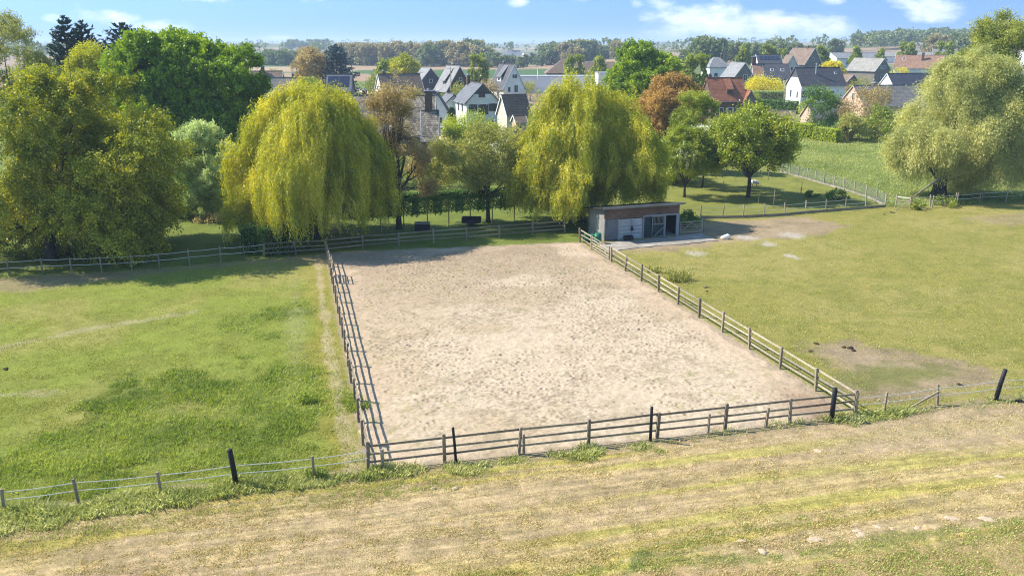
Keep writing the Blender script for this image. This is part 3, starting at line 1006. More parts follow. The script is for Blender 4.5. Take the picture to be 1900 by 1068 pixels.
# ------------------------------------------------------------------ grass blades (nobody could count them)
def blades(name, pts, hgt, wid, nper, lm, seed, spread=.09, tint=None):
    rng = np.random.default_rng(seed)
    n = len(pts)
    base = np.repeat(pts, nper, 0) + rng.normal(size=(n * nper, 3)) * np.array([spread, spread, 0])
    hh = (np.repeat(hgt, nper) * rng.uniform(.5, 1.2, n * nper))[:, None]
    ang = rng.uniform(0, 2 * math.pi, n * nper)
    dr = np.stack([np.cos(ang), np.sin(ang), np.zeros_like(ang)], 1)
    lean = dr * rng.uniform(.25, .95, (n * nper, 1)) * hh
    sd = np.stack([-np.sin(ang), np.cos(ang), np.zeros_like(ang)], 1) * wid * rng.uniform(.6, 1.3, (n * nper, 1))
    up = np.array([0, 0, 1.])
    V = np.stack([base - sd, base + sd, base + lean * .55 + up * hh * .7 + sd * .6, base + lean + up * hh * .95], 1)
    ti = rng.normal(.5, .2, n * nper)
    if tint is not None: ti = ti + np.repeat(tint, nper)
    o = link(name, quads(name, V, ti, L[lm]))
    tag(o, kind='stuff')
    return o


def grass_all():
    rng = np.random.default_rng(3)

    def scatter(n, x0, x1, y0, y1, k=1.6):
        y = 1 / (1 / y1 + (1 / y0 - 1 / y1) * rng.uniform(0, 1, n)) if k else rng.uniform(y0, y1, n)
        return rng.uniform(-1, 1, n) * (y * .68 + 2), y
    # front field stubble
    x, y = scatter(330000, 0, 0, 17, 48)
    fs = front_side(x, y); k = (fs > .2)
    x, y, fs = x[k], y[k], fs[k]
    u = x * fd[0] + y * fd[1]
    bn = fbm(u * .045 + 3, fs * .55 + .03 * u, 12, 4); b2 = fbm(u * .25, fs * 1.4, 13, 4)
    cl = .55 * fbm(u * .9, fs * 5.2, 52, 3) + .45 * fbm(x * 3.1, y * 3.1, 53, 2)
    keep = cl + (.5 - bn) * .6 > rng.uniform(.3, .72, len(x))
    x, y, bn, b2 = x[keep], y[keep], bn[keep], b2[keep]
    blades('dry_grass', np.stack([x, y, np.zeros_like(x)], 1), rng.uniform(.03, .085, len(x)), .012, 4, 'stubble', 1, .07, (.5 - bn) * -.6)
    # green in the front field
    g = (bn + (b2 - .5) * .35 < rng.uniform(.28, .5, len(x))) | (pline(GRN_ST, x, y) + (cl[keep] - .5) * .8 < .3)
    q = rng.uniform(0, 1, len(x)) < .55
    g &= q
    blades('grass', np.stack([x[g] + .05, y[g], np.zeros(g.sum())], 1), rng.uniform(.04, .1, g.sum()), .011, 4, 'turf', 2, .07)
    # verge
    x, y = scatter(420000, 0, 0, 18, 60)
    k = verge_mask(x, y) > rng.uniform(.15, .9, len(x))
    x, y = x[k], y[k]
    k = rng.uniform(0, 1, len(x)) < np.clip(1.3 - (y - 25) * .006, .3, 1)
    x, y = x[k], y[k]
    hv = rng.uniform(.09, .25, len(x)) * (.45 + 1.0 * fbm(x * .9, y * .9, 55, 3)) * (1. + .35 * sstep(0, -10, x))
    blades('long_grass', np.stack([x, y, np.zeros_like(x)], 1), hv, .013, 4, 'verge', 4, .08, (fbm(x * .8, y * .8, 57, 3) - .5) * .9)
    # lush patches of the left pasture
    x, y = scatter(420000, 0, 0, 26, 75)
    lm_ = lush_mask(x, y)
    k = (lm_ > rng.uniform(.2, 1, len(x))) & (front_side(x, y) < -.1)
    x, y = x[k], y[k]
    hv = rng.uniform(.06, .22, len(x)) * (.4 + 1.2 * fbm(x * .7, y * .7, 58, 3))
    blades('lush_grass', np.stack([x, y, np.zeros_like(x)], 1), hv, .014, 4, 'lush', 5, .09, (fbm(x * .45, y * .45, 59, 3) - .45) * 1.3)
    # short pasture turf
    x, y = scatter(230000, 0, 0, 27, 95)
    k = (front_side(x, y) < -.4) & (sdf(ARENA, x, y) > .4)
    yb = np.interp(x, np.concatenate([BACKL[:, 0], [A2[0]], BACKR[:, 0]]), np.concatenate([BACKL[:, 1], [A2[1]], BACKR[:, 1]]))
    k &= (y < yb)
    for p in (BARE_R, BARE_R2, BARE_L):
        k &= sdf(p, x, y) > rng.uniform(-1.5, .6, len(x))
    x, y = x[k], y[k]
    cl = fbm(x * 1.5, y * 1.5, 82, 3)
    k = cl > rng.uniform(.25, .7, len(x))
    x, y = x[k], y[k]
    blades('short_grass', np.stack([x, y, np.zeros_like(x)], 1), rng.uniform(.03, .09, len(x)), .016, 4, 'pasture', 6, .12, (fbm(x * .3, y * .3, 83, 3) - .5) * .9)
    # meadow and lawn
    n = 90000
    y = rng.uniform(72, 165, n); x = rng.uniform(-60, 100, n)
    MEAD = Pw((1440, 316), (1500, 333), (1560, 352), (1642, 384), (1771, 382), (1898, 372), (2300, 355), (2300, 235), (1440, 235))
    k = sdf(MEAD, x, y) < 0
    x, y = x[k], y[k]
    blades('meadow_grass', np.stack([x, y, np.zeros_like(x)], 1), rng.uniform(.08, .26, len(x)), .035, 4, 'meadow', 8, .3, (fbm(x * .15, y * .15, 84, 3) - .45) * 1.6)


grass_all()


# ------------------------------------------------------------------ fences
def wpt(px, a, b):
    """ground point on the photo line a-b at column px"""
    t = (px - a[0]) / (b[0] - a[0])
    return G(px, a[1] + t * (b[1] - a[1]))


POST = None


def post_mesh(name, w, h, m, bev=.012, taper=1.0):
    b = MB()
    x = w / 2; y = x * taper
    b.add([(-x, -x, -.3), (x, -x, -.3), (x, x, -.3), (-x, x, -.3), (-y, -y, h), (y, -y, h), (y, y, h), (-y, y, h)],
          [(0, 1, 2, 3), (4, 5, 6, 7), (0, 1, 5, 4), (1, 2, 6, 5), (2, 3, 7, 6), (3, 0, 4, 7)])
    me = b.mesh(name, bev); me.materials.append(m)
    return me


frng = np.random.default_rng(9)
PM = {k: post_mesh('post', .13, 1.0, M[k]) for k in ('wood', 'wood_light')}


def add_post(root, p, h, m='wood', w=1., lean=(0, 0), name='post', label=None):
    o = link(name, PM[m], root)
    c = root.location
    o.location = (p[0] - c[0], p[1] - c[1], 0)
    o.scale = (w, w, h)
    o.rotation_euler = (lean[0] + frng.normal() * .028, lean[1] + frng.normal() * .028, math.atan2(fd[1], fd[0]) + frng.normal() * .05)
    if label: o['label'] = label
    return o


def add_rails(root, p, q, zs, m='wood', w=.045, h=.1, side=.06, name='rail'):
    c = np.array(root.location[:2])
    d = (np.array(q) - p); l = np.linalg.norm(d); d = d / l; nn = np.array([-d[1], d[0]]) * side
    for z in zs:
        a = np.array([*(p + nn - c - d * .07), z + frng.normal() * .02]); b = np.array([*(q + nn - c + d * .07), z + frng.normal() * .02])
        MB().bar(a, b, w, h).build(name, M[m], root, .008)


def rail_fence(name, label, pts, h=1.22, zs=(.34, .7, 1.08), m='wood', mr=None, group='post and rail fences round the sand arena', side=.06):
    c = np.mean(pts, 0)
    root = empty(name, (*c, 0), 0, label, 'fence', group)
    for p in pts: add_post(root, p, h * frng.uniform(.94, 1.07), m, frng.uniform(.88, 1.12))
    for p, q in zip(pts[:-1], pts[1:]): add_rails(root, p, q, zs, mr or m, side=side)
    return root


fa, fb = (683, 872), (1586, 770)
fr = rail_fence('rail_fence', 'wooden three-rail fence along the near end of the sand arena, nearest the mown field', [wpt(px, fa, fb) for px in (683, 825, 963, 1092, 1219, 1345, 1465, 1586)])
for px, h, w in ((710, .95, .9), (971, .95, .8), (1312, .95, .7), (1419, .95, .8)):
    add_post(fr, wpt(px, fa, fb) + fn * .1, h, 'wood', w)


def round_post(parent, p, q_top, h, r, m, label=None, name='post'):
    c = parent.location
    b = MB(); n = 14
    b.tube([(0, 0, -.3), (q_top[0] * .5, q_top[1] * .5, h * .5), (q_top[0], q_top[1], h), (q_top[0], q_top[1], h + .02)], [r, r * .97, r * .93, r * .7], n)
    o = b.build(name, m, parent, 0, True)
    o.location = (p[0] - c[0], p[1] - c[1], 0)
    if label: o['label'] = label
    return o


round_post(fr, wpt(845, fa, fb) + fn * .25, (-.12, 0), 1.62, .062, M['black_post'], 'slim dark post leaning to one side')
round_post(fr, wpt(1203, fa, fb) + fn * .22, (0, 0), 1.62, .07, M['black_post'], 'slim dark upright post')
round_post(fr, wpt(1538, fa, fb) + fn * .2, (.02, 0), 1.6, .115, M['black_post'], 'thick black round post')
# left side with a gate
Lp = [A0 + (A3 - A0) * t for t in np.linspace(0, 1, 17)]
rail_fence('rail_fence', 'wooden three-rail fence beside the green left pasture, with a gate leaning on it', Lp, side=-.06)
gl = empty('field_gate', (*(Lp[12] + np.array([.12, 0])), 0), math.atan2(*(A3 - A0)[::-1]), 'tall wooden gate standing in the arena fence beside the left pasture', 'gate')


def gate_parts(root, l, h, m='wood_light', bars=5):
    for k in range(bars):
        z = .16 + (h - .2) * k / (bars - 1)
        MB().bar((0, 0, z), (l, 0, z), .035, .085).build('rail', M[m], root, .006)
    for x in (0, l):
        MB().bar((x, .004, .06), (x, .004, h + .04), .07, .085, (1, 0, 0)).build('stile', M[m], root, .006)
    MB().bar((.05, .036, .16), (l * .52, .036, h - .06), .03, .075).bar((l - .05, .04, .16), (l * .48, .04, h - .06), .03, .075).build('brace', M[m], root, .006)


gate_parts(gl, 2.3, 1.55, 'wood')
# right side
ra, rb = (1586, 770), (1076, 449)
Rp = [wpt(px, ra, rb) for px in (1586, 1513, 1447, 1390, 1340, 1297, 1258, 1222, 1190, 1160, 1134)]
rail_fence('rail_fence', 'pale wooden three-rail fence between the sand arena and the right pasture', Rp, m='wood', mr='wood_light', side=-.06)
gp = [wpt(1130, ra, rb), wpt(1098, ra, rb)]
g2 = empty('field_gate', (*gp[0], 0), math.atan2(*(gp[1] - gp[0])[::-1]), 'pale five-barred wooden gate between the arena and the stable yard', 'gate', None)
gate_parts(g2, np.linalg.norm(gp[1] - gp[0]) - .1, 1.15)
rail_fence('rail_fence', 'short pale rail fence at the far right arena corner beside green barrels', [wpt(1097, ra, rb), wpt(1076, ra, rb)], mr='wood_light', side=-.06)
# far side
Fp = [G(*p) for p in ((606, 469), (673, 461.5), (740, 456), (805, 450.5), (866, 446), (927, 441), (988, 436), (1048, 431.5))]
rail_fence('rail_fence', 'weathered three-rail fence along the far end of the arena under the trees', Fp, mr='wood')
Fp2 = [G(*p) for p in ((606, 469), (549, 472), (490, 477))]
rail_fence('rail_fence', 'short stretch of weathered rails in front of the clipped hedge under the left willow', Fp2[:], mr='wood')


def tape_run(root, pts, sag=.03):
    c = np.array(root.location)
    for p, q in zip(pts[:-1], pts[1:]):
        p, q = np.array(p) - c, np.array(q) - c
        m = (p + q) / 2 - np.array([0, 0, sag])
        b = MB()
        b.bar(p, m, .01, .03).bar(m, q, .01, .03)
        b.build('tape', M['tape'], root)


def tape_fence(label, posts, tapes, m='wood', w=.75, braces=(), group='electric tape fences'):
    """posts: (px, py_base, height)"""
    P = [G(a, b) for a, b, h in posts]
    root = empty('tape_fence', (*np.mean(P, 0), 0), 0, label, 'fence', group)
    for p, (a, b, h) in zip(P, posts):
        if h > 0: add_post(root, p, h, m, w, (frng.normal() * .03, frng.normal() * .04))
    for z in tapes:
        tape_run(root, [(*p, z * (abs(h) / 1.2 if abs(h) < 1.2 else 1)) for p, (a, b, h) in zip(P, posts)])
    return root


tf = tape_fence('white electric tape fence on wooden stakes at the bottom left, along the lush pasture', [(-120, 985, 1.0), (8, 950, 1.0), (146, 933, 1.05), (299, 917, 1.0), (438, 902, -1.1), (583, 887, 1.05), (683, 873, -1.1)], (.62, 1.0))
round_post(tf, G(440, 902), (-.16, 0), 1.62, .11, M['black_post'], 'thick black round post leaning to one side')
tf = tape_fence('white tape fence with a black leaning post at the lower right pasture corner', [(1588, 770, -1.1), (1640, 765, 1.05), (1739, 751, 1.05), (1846, 742, -1.2), (1960, 727, 1.05)], (.6, 1.0))
round_post(tf, G(1846, 742), (.27, 0), 1.62, .11, M['black_post'], 'thick black round post leaning to one side')
c = np.array(tf.location[:2]); a = G(1688, 757) - c; b = G(1739, 751) - c
MB().bar((*a, .02), (*b, .72), .08, .08).build('brace', M['wood'], tf, .01)
tape_fence('grey two-tape fence on thin stakes along the shaded far edge of the left pasture', [(-60, 517, 1.2), (18, 512, 1.2), (79, 508, 1.25), (133, 506, 1.2), (189, 504, 1.25), (245, 501, 1.3), (296, 497, 1.2), (352, 491, 1.3), (410, 485, 1.3), (455, 482, 1.35), (490, 478, -1.2)], (.62, 1.1), 'wood')
F8 = [(1300, 405, 1.3), (1340, 405, 1.35), (1378.5, 404, 1.35), (1418, 402, 1.35), (1456, 400, 1.35), (1494, 396, 1.4), (1532, 393, 1.35), (1569, 390, 1.35), (1606, 387, 1.45), (1642, 384, 1.35), (1661, 384, 1.4)]
t8 = tape_fence('fence of tall stakes and white tape on a dark kickboard beside the orchard', F8, (.65, 1.1), 'wood_light')
c = np.array(t8.location[:2]); kb = MB()
for p, q in zip(F8[:9], F8[1:10]):
    kb.bar((*(G(*p[:2]) - c), .12), (*(G(*q[:2]) - c), .12), .04, .3)
kb.build('kickboard', M['wood'], t8)
tape_fence('tape fence under the big grey willow by the right pasture', [(1688, 388, 1.4), (1725, 385, 1.4), (1729, 384.6, 1.3), (1771, 382, 1.45), (1775, 381.7, 1.4), (1817, 378, 1.35), (1821, 377.5, 1.3), (1866, 375, 1.4), (1899, 372, 1.3), (1950, 369, 1.3)], (.7, 1.15), 'wood_light')
ga, gb = G(1661, 384.5), G(1688, 387.5)
sg = empty('small_gate', (*ga, 0), math.atan2(*(gb - ga)[::-1]), 'small white-topped wooden gate beside the grey willow', 'gate')
ll = np.linalg.norm(gb - ga)
for z in (.45, .8, 1.15): MB().bar((.08, 0, z), (ll - .08, 0, z), .035, .09).build('rail', M['trim'] if z > 1 else M['wood_light'], sg)
for x in (.08, ll - .08): MB().bar((x, .003, .3), (x, .003, 1.2), .07, .08, (1, 0, 0)).build('stile', M['wood_light'], sg)
hp = G(1688, 388.5)
fx = empty('corner_strut', (*hp, 0), 0, 'fan of wooden struts bracing the corner post by the small gate', 'strut')
for dx, dy in ((-1.6, -.3), (1.2, -.2), (1.9, -.1)): MB().bar((dx, dy, .03), (0, -.08, 1.0), .08, .08).build('brace', M['wood'], fx, .01)
# wire mesh fence on its concrete edge
MP = [G(*p) for p in ((1448, 319), (1465, 324), (1480.5, 328), (1497, 332.5), (1512.5, 337), (1529, 342), (1547, 347), (1565, 352), (1585, 358.5), (1606, 365.5), (1626, 374), (1642, 382))]
mf = empty('mesh_fence', (*np.mean(MP, 0), 0), 0, 'wire mesh fence with round timber posts on a pale concrete edge, beside the meadow', 'fence')
c = np.mean(MP, 0)
for p in MP: add_post(mf, p, 1.45, 'wood_light', .8)
for z in np.linspace(.15, 1.3, 9):
    b = MB()
    for p, q in zip(MP[:-1], MP[1:]): b.bar((*(p - c), z), (*(q - c), z), .012, .012)
    b.build('wire', M['steel'], mf)
b = MB()
for p, q in zip(MP[:-1], MP[1:]):
    for t in np.linspace(0, 1, 22):
        s = p + (q - p) * t - c
        b.bar((*s, .1), (*s, 1.32), .008, .008)
b.build('wire_net', M['steel'], mf)
b = MB()
for p, q in zip(MP[:-1], MP[1:]): b.bar((*(p - c), .06), (*(q - c), .06), .12, .26)
b.build('concrete_edge', M['concrete'], mf)
for k, (px, py, h, lab) in enumerate(((1407, 378, 1.2, 'thin stake in the orchard, near the tape fence'), (1435, 385, 1.9, 'tallest thin stake standing in the tree shadow'), (1341, 355, 1.2, 'thin stake left of the cherry tree'),
                                 (1486, 358, 1.3, 'stout dark stake right of the cherry tree'), (1425, 335, 1.4, 'thin dark stake behind the grazing sheep, the taller'), (1413, 332, 1.2, 'thin dark stake behind the grazing sheep, the shorter'))):
    p = G(px, py)
    r = empty('stake', (*p, 0), 0, lab, 'stake', 'thin stakes in the orchard')
    round_post(r, p, (.02, 0), h, .035 if k != 3 else .06, M['wood'] if k > 2 else M['wood_light'])


# ------------------------------------------------------------------ stable
def stable():
    a, b = G(1121, 447.5), G(1259, 437)
    d = b - a; Ls = np.linalg.norm(d); rz = math.atan2(d[1], d[0])
    root = empty('horse_stable', (*a, 0), rz, 'wooden horse stable with brown upper boards, white panels and dark doorways under the right willow', 'stable')
    D = 3.6; hf, hb = 2.95, 2.35
    k = Ls / 136.0                                       # metres per photo pixel along the front
    X = lambda px: (px - 1121) * k
    # floor and side / back walls
    MB().box((Ls / 2, D / 2 + .1, .03), (Ls - .1, D - .3, .08)).build('floor', M['concrete'], root)
    w = MB().poly_prism([(0, 0), (.06, 0), (.06, hf), (0, hf)], .14, .2)
    w = MB()
    w.add([(0, .16, 0), (0, D, 0), (0, D, hb), (0, .16, hf), (.06, .16, 0), (.06, D, 0), (.06, D, hb), (.06, .16, hf)], [(0, 1, 2, 3), (4, 7, 6, 5), (0, 4, 5, 1), (1, 5, 6, 2), (2, 6, 7, 3), (3, 7, 4, 0)])
    w.build('side_wall', M['plank'], root)
    w = MB()
    w.add([(Ls - .06, .16, 0), (Ls - .06, D, 0), (Ls - .06, D, hb), (Ls - .06, .16, hf), (Ls, .16, 0), (Ls, D, 0), (Ls, D, hb), (Ls, .16, hf)], [(0, 1, 2, 3), (4, 7, 6, 5), (0, 4, 5, 1), (1, 5, 6, 2), (2, 6, 7, 3), (3, 7, 4, 0)])
    w.build('side_wall', M['plank'], root)
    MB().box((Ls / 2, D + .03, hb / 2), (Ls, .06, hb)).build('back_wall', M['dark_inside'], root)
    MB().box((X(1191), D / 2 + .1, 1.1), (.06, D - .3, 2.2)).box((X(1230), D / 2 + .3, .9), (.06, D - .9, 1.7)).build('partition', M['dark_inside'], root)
    MB().box((Ls - .085, D / 2 + .12, 1.1), (.03, D - .4, 2.2)).box((X(1244), D - .04, 1.1), (X(1256) - X(1231), .03, 2.2)).box((Ls / 2, D / 2, 2.3), (Ls - .3, D - .4, .03)).build('lining', M['dark_lining'], root)  # dark sheets added inside so the open doorway reads as deep shade
    # front: upper boards
    b_ = MB(); zlo = 1.93
    nb = 7
    for i in range(nb):
        z0 = zlo + (hf - zlo) * i / nb; z1 = zlo + (hf - zlo) * (i + 1) / nb
        b_.box((Ls / 2, .06 + .012 * (i % 2), (z0 + z1) / 2), (Ls - .02, .05, z1 - z0 - .012))
    b_.build('upper_boards', M['stable_brown'], root)
    MB().box((X(1191) / 2 + .2, .075, 1.99), (.01, .01, .01)).build('nail_strip', M['lead'], root) if False else None
    # corner and jamb posts
    for px, wd in ((1121.5, .13), (1144.5, .08), (1190.5, .14), (1230.5, .1), (1254, .3)):
        mm = 'stable_band' if px > 1200 else 'plank'
        MB().box((X(px) + .02, .05, 1.0), (wd, .12, 2.0)).build('post', M[mm], root, .008)
    MB().box(((X(1190) + X(1258)) / 2, .02, 2.03), (X(1258) - X(1190), .1, .13)).build('lintel', M['stable_band'], root, .008)
    # grey door with slatted top
    dr = MB().box((X(1134), .07, .98), (X(1144) - X(1124), .05, 1.86)).build('door', M['stable_grey'], root)
    s = MB()
    for i in range(8): s.box((X(1125.5) + i * (X(1143) - X(1125.5)) / 7.5, .038, 1.62), (.035, .02, .46))
    s.build('grille', M['plank'], dr)
    # white boarded panel with grey bands
    wp = MB()
    for i in range(6):
        wp.box(((X(1146) + X(1189)) / 2, .07 + .01 * (i % 2), .17 + i * .31), (X(1189) - X(1146), .05, .302))
    wp = wp.build('boarded_panel', M['stable_white'], root)
    for z, hh in ((1.22, .1), (.87, .09), (.55, .09)):
        MB().box(((X(1146) + X(1188)) / 2, .036, z), (X(1188) - X(1146) - .05, .03, hh)).build('batten', M['stable_band'], wp)
    # water pipe with drinker
    pp = MB().tube([(X(1170), .01, .1), (X(1170), .01, 1.95)], .03, 8).build('water_pipe', M['lead'], root)
    MB().tube([(X(1170), -.08, .82), (X(1170), -.08, .9), (X(1170), -.08, 1.02)], [.1, .15, .13], 10).tube([(X(1170), -.07, 1.02), (X(1170), -.05, 1.22)], [.09, .06], 8).build('drinker', M['rubber'], pp)
    # teal sliding leaf, half door with bars, open doorway
    MB().box((X(1198.5), .11, 1.0), (X(1206) - X(1192), .05, 1.94)).build('door', M['teal'], root)
    hd = MB().box((X(1218), .055, .68), (X(1229) - X(1207), .05, 1.1)).build('half_door', M['teal'], root)
    fr_ = MB()
    x0, x1 = X(1206.5), X(1229.5)
    fr_.box((x0 + .03, .012, 1.0), (.06, .05, 1.9)).box((x1 - .03, .012, 1.0), (.06, .05, 1.9))
    fr_.box(((x0 + x1) / 2, .010, .1), (x1 - x0 - .12, .05, .07)).box(((x0 + x1) / 2, .010, 1.22), (x1 - x0 - .12, .05, .08)).box(((x0 + x1) / 2, .010, 1.92), (x1 - x0 - .12, .05, .06))
    fr_.bar((x0 + .28, .012, .14), (x1 - .08, .012, .86), .03, .07)
    fr_.build('door_frame', M['plank'], hd)
    br = MB()
    for i in range(9): br.tube([(x0 + .1 + i * (x1 - x0 - .2) / 8, .012, 1.26), (x0 + .1 + i * (x1 - x0 - .2) / 8, .012, 1.9)], .013, 6)
    br.build('bars', M['steel'], hd)
    # roof and fascia
    rf = MB()
    rf.add([(-.45, -.45, hf + .06), (Ls + .3, -.45, hf + .1), (Ls + .3, D + .3, hb + .02), (-.45, D + .3, hb - .02)], [(0, 1, 2, 3)])
    rf.add([(-.45, -.45, hf + .16), (Ls + .3, -.45, hf + .2), (Ls + .3, D + .3, hb + .12), (-.45, D + .3, hb + .08)], [(0, 1, 2, 3)])
    rf.f += [(0, 1, 5, 4), (1, 2, 6, 5), (2, 3, 7, 6), (3, 0, 4, 7)]
    rf = rf.build('roof', M['felt'], root)
    MB().bar((-.4, -.475, hf + .07), (Ls + .25, -.475, hf + .11), .04, .19).build('fascia', M['plank'], rf)
    # feed trough by the wall
    t = empty('feed_trough', tuple(root.matrix_basis @ Vector((X(1162), -.3, 0.06))), rz, 'black rubber feed trough on the concrete by the stable wall', 'trough')
    tb = MB().box((0, 0, .03), (.75, .38, .05)).box((0, -.19, .17), (.79, .03, .33)).box((0, .19, .17), (.79, .03, .33)).box((-.385, 0, .17), (.03, .35, .33)).box((.385, 0, .17), (.03, .35, .33))
    tb.build('basin', M['rubber'], t, .008)
    MB().box((0, -.215, .325), (.84, .05, .04)).box((0, .215, .325), (.84, .05, .04)).build('rim', M['rubber'], t, .008)
    # gate on the right
    g0, g1 = G(1262, 434.5), G(1302, 431.5)
    g3 = empty('field_gate', (*g0, 0), math.atan2(*(g1 - g0)[::-1]), 'grey five-barred wooden gate at the right end of the stable', 'gate')
    gate_parts(g3, np.linalg.norm(g1 - g0), 1.15, 'wood_light')
    for q in (-.1, .13): MB().box((np.linalg.norm(g1 - g0) + q + .08, 0, .65), (.1, .1, 1.35)).build('gate_post', M['wood_light'], g3, .01)


stable()


def barrel(label, p, r=.32, h=.95):
    root = empty('plastic_barrel', (*p, 0), 0, label, 'barrel', 'green barrels by the stable')
    rr = [r * .92, r, r, r * 1.04, r * 1.04, r, r, r * 1.04, r * 1.04, r, r * .9]
    zz = [0, .06, .28, .3, .34, .36, .62, .64, .68, .7, h - .02]
    MB().tube([(0, 0, z) for z in zz], rr, 20).build('drum', M['green_plastic'], root, 0, True)
    MB().tube([(0, 0, h - .04), (0, 0, h)], [r * .94, r * .9], 20).tube([(r * .5, 0, h), (r * .5, 0, h + .04)], .05, 8).build('lid', M['green_plastic'], root)


barrel('green plastic barrel behind the short rail fence, nearer the stable wall', G(1109, 452))
barrel('green plastic barrel in the corner behind the short rail fence, lower one', G(1088, 449), .3, .6)
barrel('green plastic barrel behind the rails, between the other two', G(1098, 449), .3, .7)

# white sack on the soil
sp = G(1346, 444)
rng = np.random.default_rng(6)
b = MB(); n = 14
pts = [(-.55, 0, .2), (-.48, 0, .22), (-.3, 0, .25), (0, .02, .28), (.2, .05, .33), (.35, .06, .3), (.47, .05, .2), (.52, .05, .16)]
b.tube(pts, [.05, .16, .23, .26, .31, .26, .16, .06], n)
v = np.array(b.v); v += (np.stack([fbm(v[:, 0] * 4 + 3, v[:, 2] * 4, 1, 2), fbm(v[:, 1] * 4, v[:, 2] * 4, 2, 2), fbm(v[:, 0] * 4, v[:, 1] * 4 + 8, 3, 2)], 1) - .5) * .16
v[:, 2] = np.maximum(v[:, 2], .005); b.v = [tuple(p) for p in v]
ws = b.build('feed_sack', M['white_sack'], None, 0, True); ws.location = (*sp, .0); ws.rotation_euler = (0, 0, -.25); ws.scale = (.8, .8, .8)
tag(ws, 'lumpy white sack lying on the bare soil beyond the stable yard', 'sack')


# ------------------------------------------------------------------ sheep
def sheep():
    p = G(1400, 345)
    root = empty('grazing_sheep', (*p, 0), 0, 'white woolly sheep grazing behind the cherry tree trunk', 'sheep')
    verts = [(-.42, 0, .66), (-.15, 0, .7), (.2, 0, .7), (.42, 0, .64), (.58, 0, .5), (.68, 0, .34), (.74, 0, .2),
             (-.4, .13, .42), (-.37, .13, .22), (-.4, .13, .02), (-.4, -.13, .42), (-.36, -.13, .22), (-.4, -.13, .02),
             (.3, .12, .4), (.3, .12, .2), (.3, .12, .02), (.3, -.12, .4), (.32, -.12, .2), (.28, -.12, .02), (-.56, 0, .6), (-.6, 0, .42)]
    edges = [(0, 1), (1, 2), (2, 3), (3, 4), (4, 5), (5, 6), (0, 7), (7, 8), (8, 9), (0, 10), (10, 11), (11, 12), (2, 13), (13, 14), (14, 15), (2, 16), (16, 17), (17, 18), (0, 19), (19, 20)]
    rad = [.25, .29, .28, .23, .15, .1, .06, .12, .045, .04, .12, .045, .04, .1, .045, .04, .1, .045, .04, .1, .05]
    me = bpy.data.meshes.new('body'); me.from_pydata(verts, edges, []); me.update()
    o = link('body', me, root)
    sk = o.modifiers.new('skin', 'SKIN'); sb = o.modifiers.new('sub', 'SUBSURF'); sb.levels = 2; sb.render_levels = 2
    for i, r in enumerate(rad): me.skin_vertices[0].data[i].radius = (r, r)
    me.skin_vertices[0].data[1].use_root = True
    m, nt, out = mat('fleece')
    tc = N(nt, 'ShaderNodeTexCoord'); sx = N(nt, 'ShaderNodeSeparateXYZ'); nt.links.new(tc.outputs['Object'], sx.inputs[0])
    col = ramp(nt, sx.outputs[2], [(.3, (.12, .09, .06)), (.45, (.7, .67, .6))])
    no = N(nt, 'ShaderNodeTexNoise', Scale=14.); nt.links.new(tc.outputs['Object'], no.inputs[0])
    bp = N(nt, 'ShaderNodeBump', Strength=1., Distance=.05); nt.links.new(no.outputs[0], bp.inputs['Height'])
    pb = N(nt, 'ShaderNodeBsdfPrincipled', Roughness=1.); nt.links.new(col, pb.inputs['Base Color']); nt.links.new(bp.outputs[0], pb.inputs['Normal'])
    nt.links.new(pb.outputs[0], out.inputs[0])
    me.materials.append(m)
    root.rotation_euler = (0, 0, .2); root.scale = (.78, .78, .78)
    for s in (-1, 1):
        MB().add([(.6, s * .08, .44), (.66, s * .09, .4), (.63, s * .2, .38), (.62, s * .1, .38)], [(0, 1, 2), (0, 2, 3), (1, 2, 3), (0, 1, 3)]).build('ear', m, root)


sheep()

# things in the garden behind the far fence
p = G(784, 427)
r = empty('compost_box', (*p, 0), .05, 'dark square box with a pale rim under the bronze tree', 'box')
MB().box((0, 0, .4), (1.6, 1.0, .8)).build('boarding', M['black_post'], r, .02)
MB().box((0, -.5, .84), (1.7, .1, .07)).box((0, .5, .84), (1.7, .1, .07)).box((-.82, 0, .835), (.1, .9, .06)).box((.82, 0, .835), (.1, .9, .06)).build('rim', M['wood_light'], r, .01)
r.scale = (.85, .85, .85)
p = G(875, 418)
r = empty('garden_trailer', (*p, 0), -.05, 'low dark open trailer on the lawn near the far arena fence', 'trailer')
MB().box((0, 0, .34), (1.8, 1.0, .08)).box((0, -.5, .56), (1.84, .05, .5)).box((0, .5, .56), (1.84, .05, .5)).box((-.9, 0, .56), (.05, .94, .5)).box((.9, 0, .56), (.05, .94, .5)).build('tub', M['black_post'], r, .01)
for s in (-1, 1):
    wh = MB().tube([(0, s * .56, .27), (0, s * .68, .27)], .27, 16).build('wheel', M['rubber'], r)
MB().bar((-.9, 0, .36), (-1.6, 0, .3), .06, .06).build('drawbar', M['steel'], r)


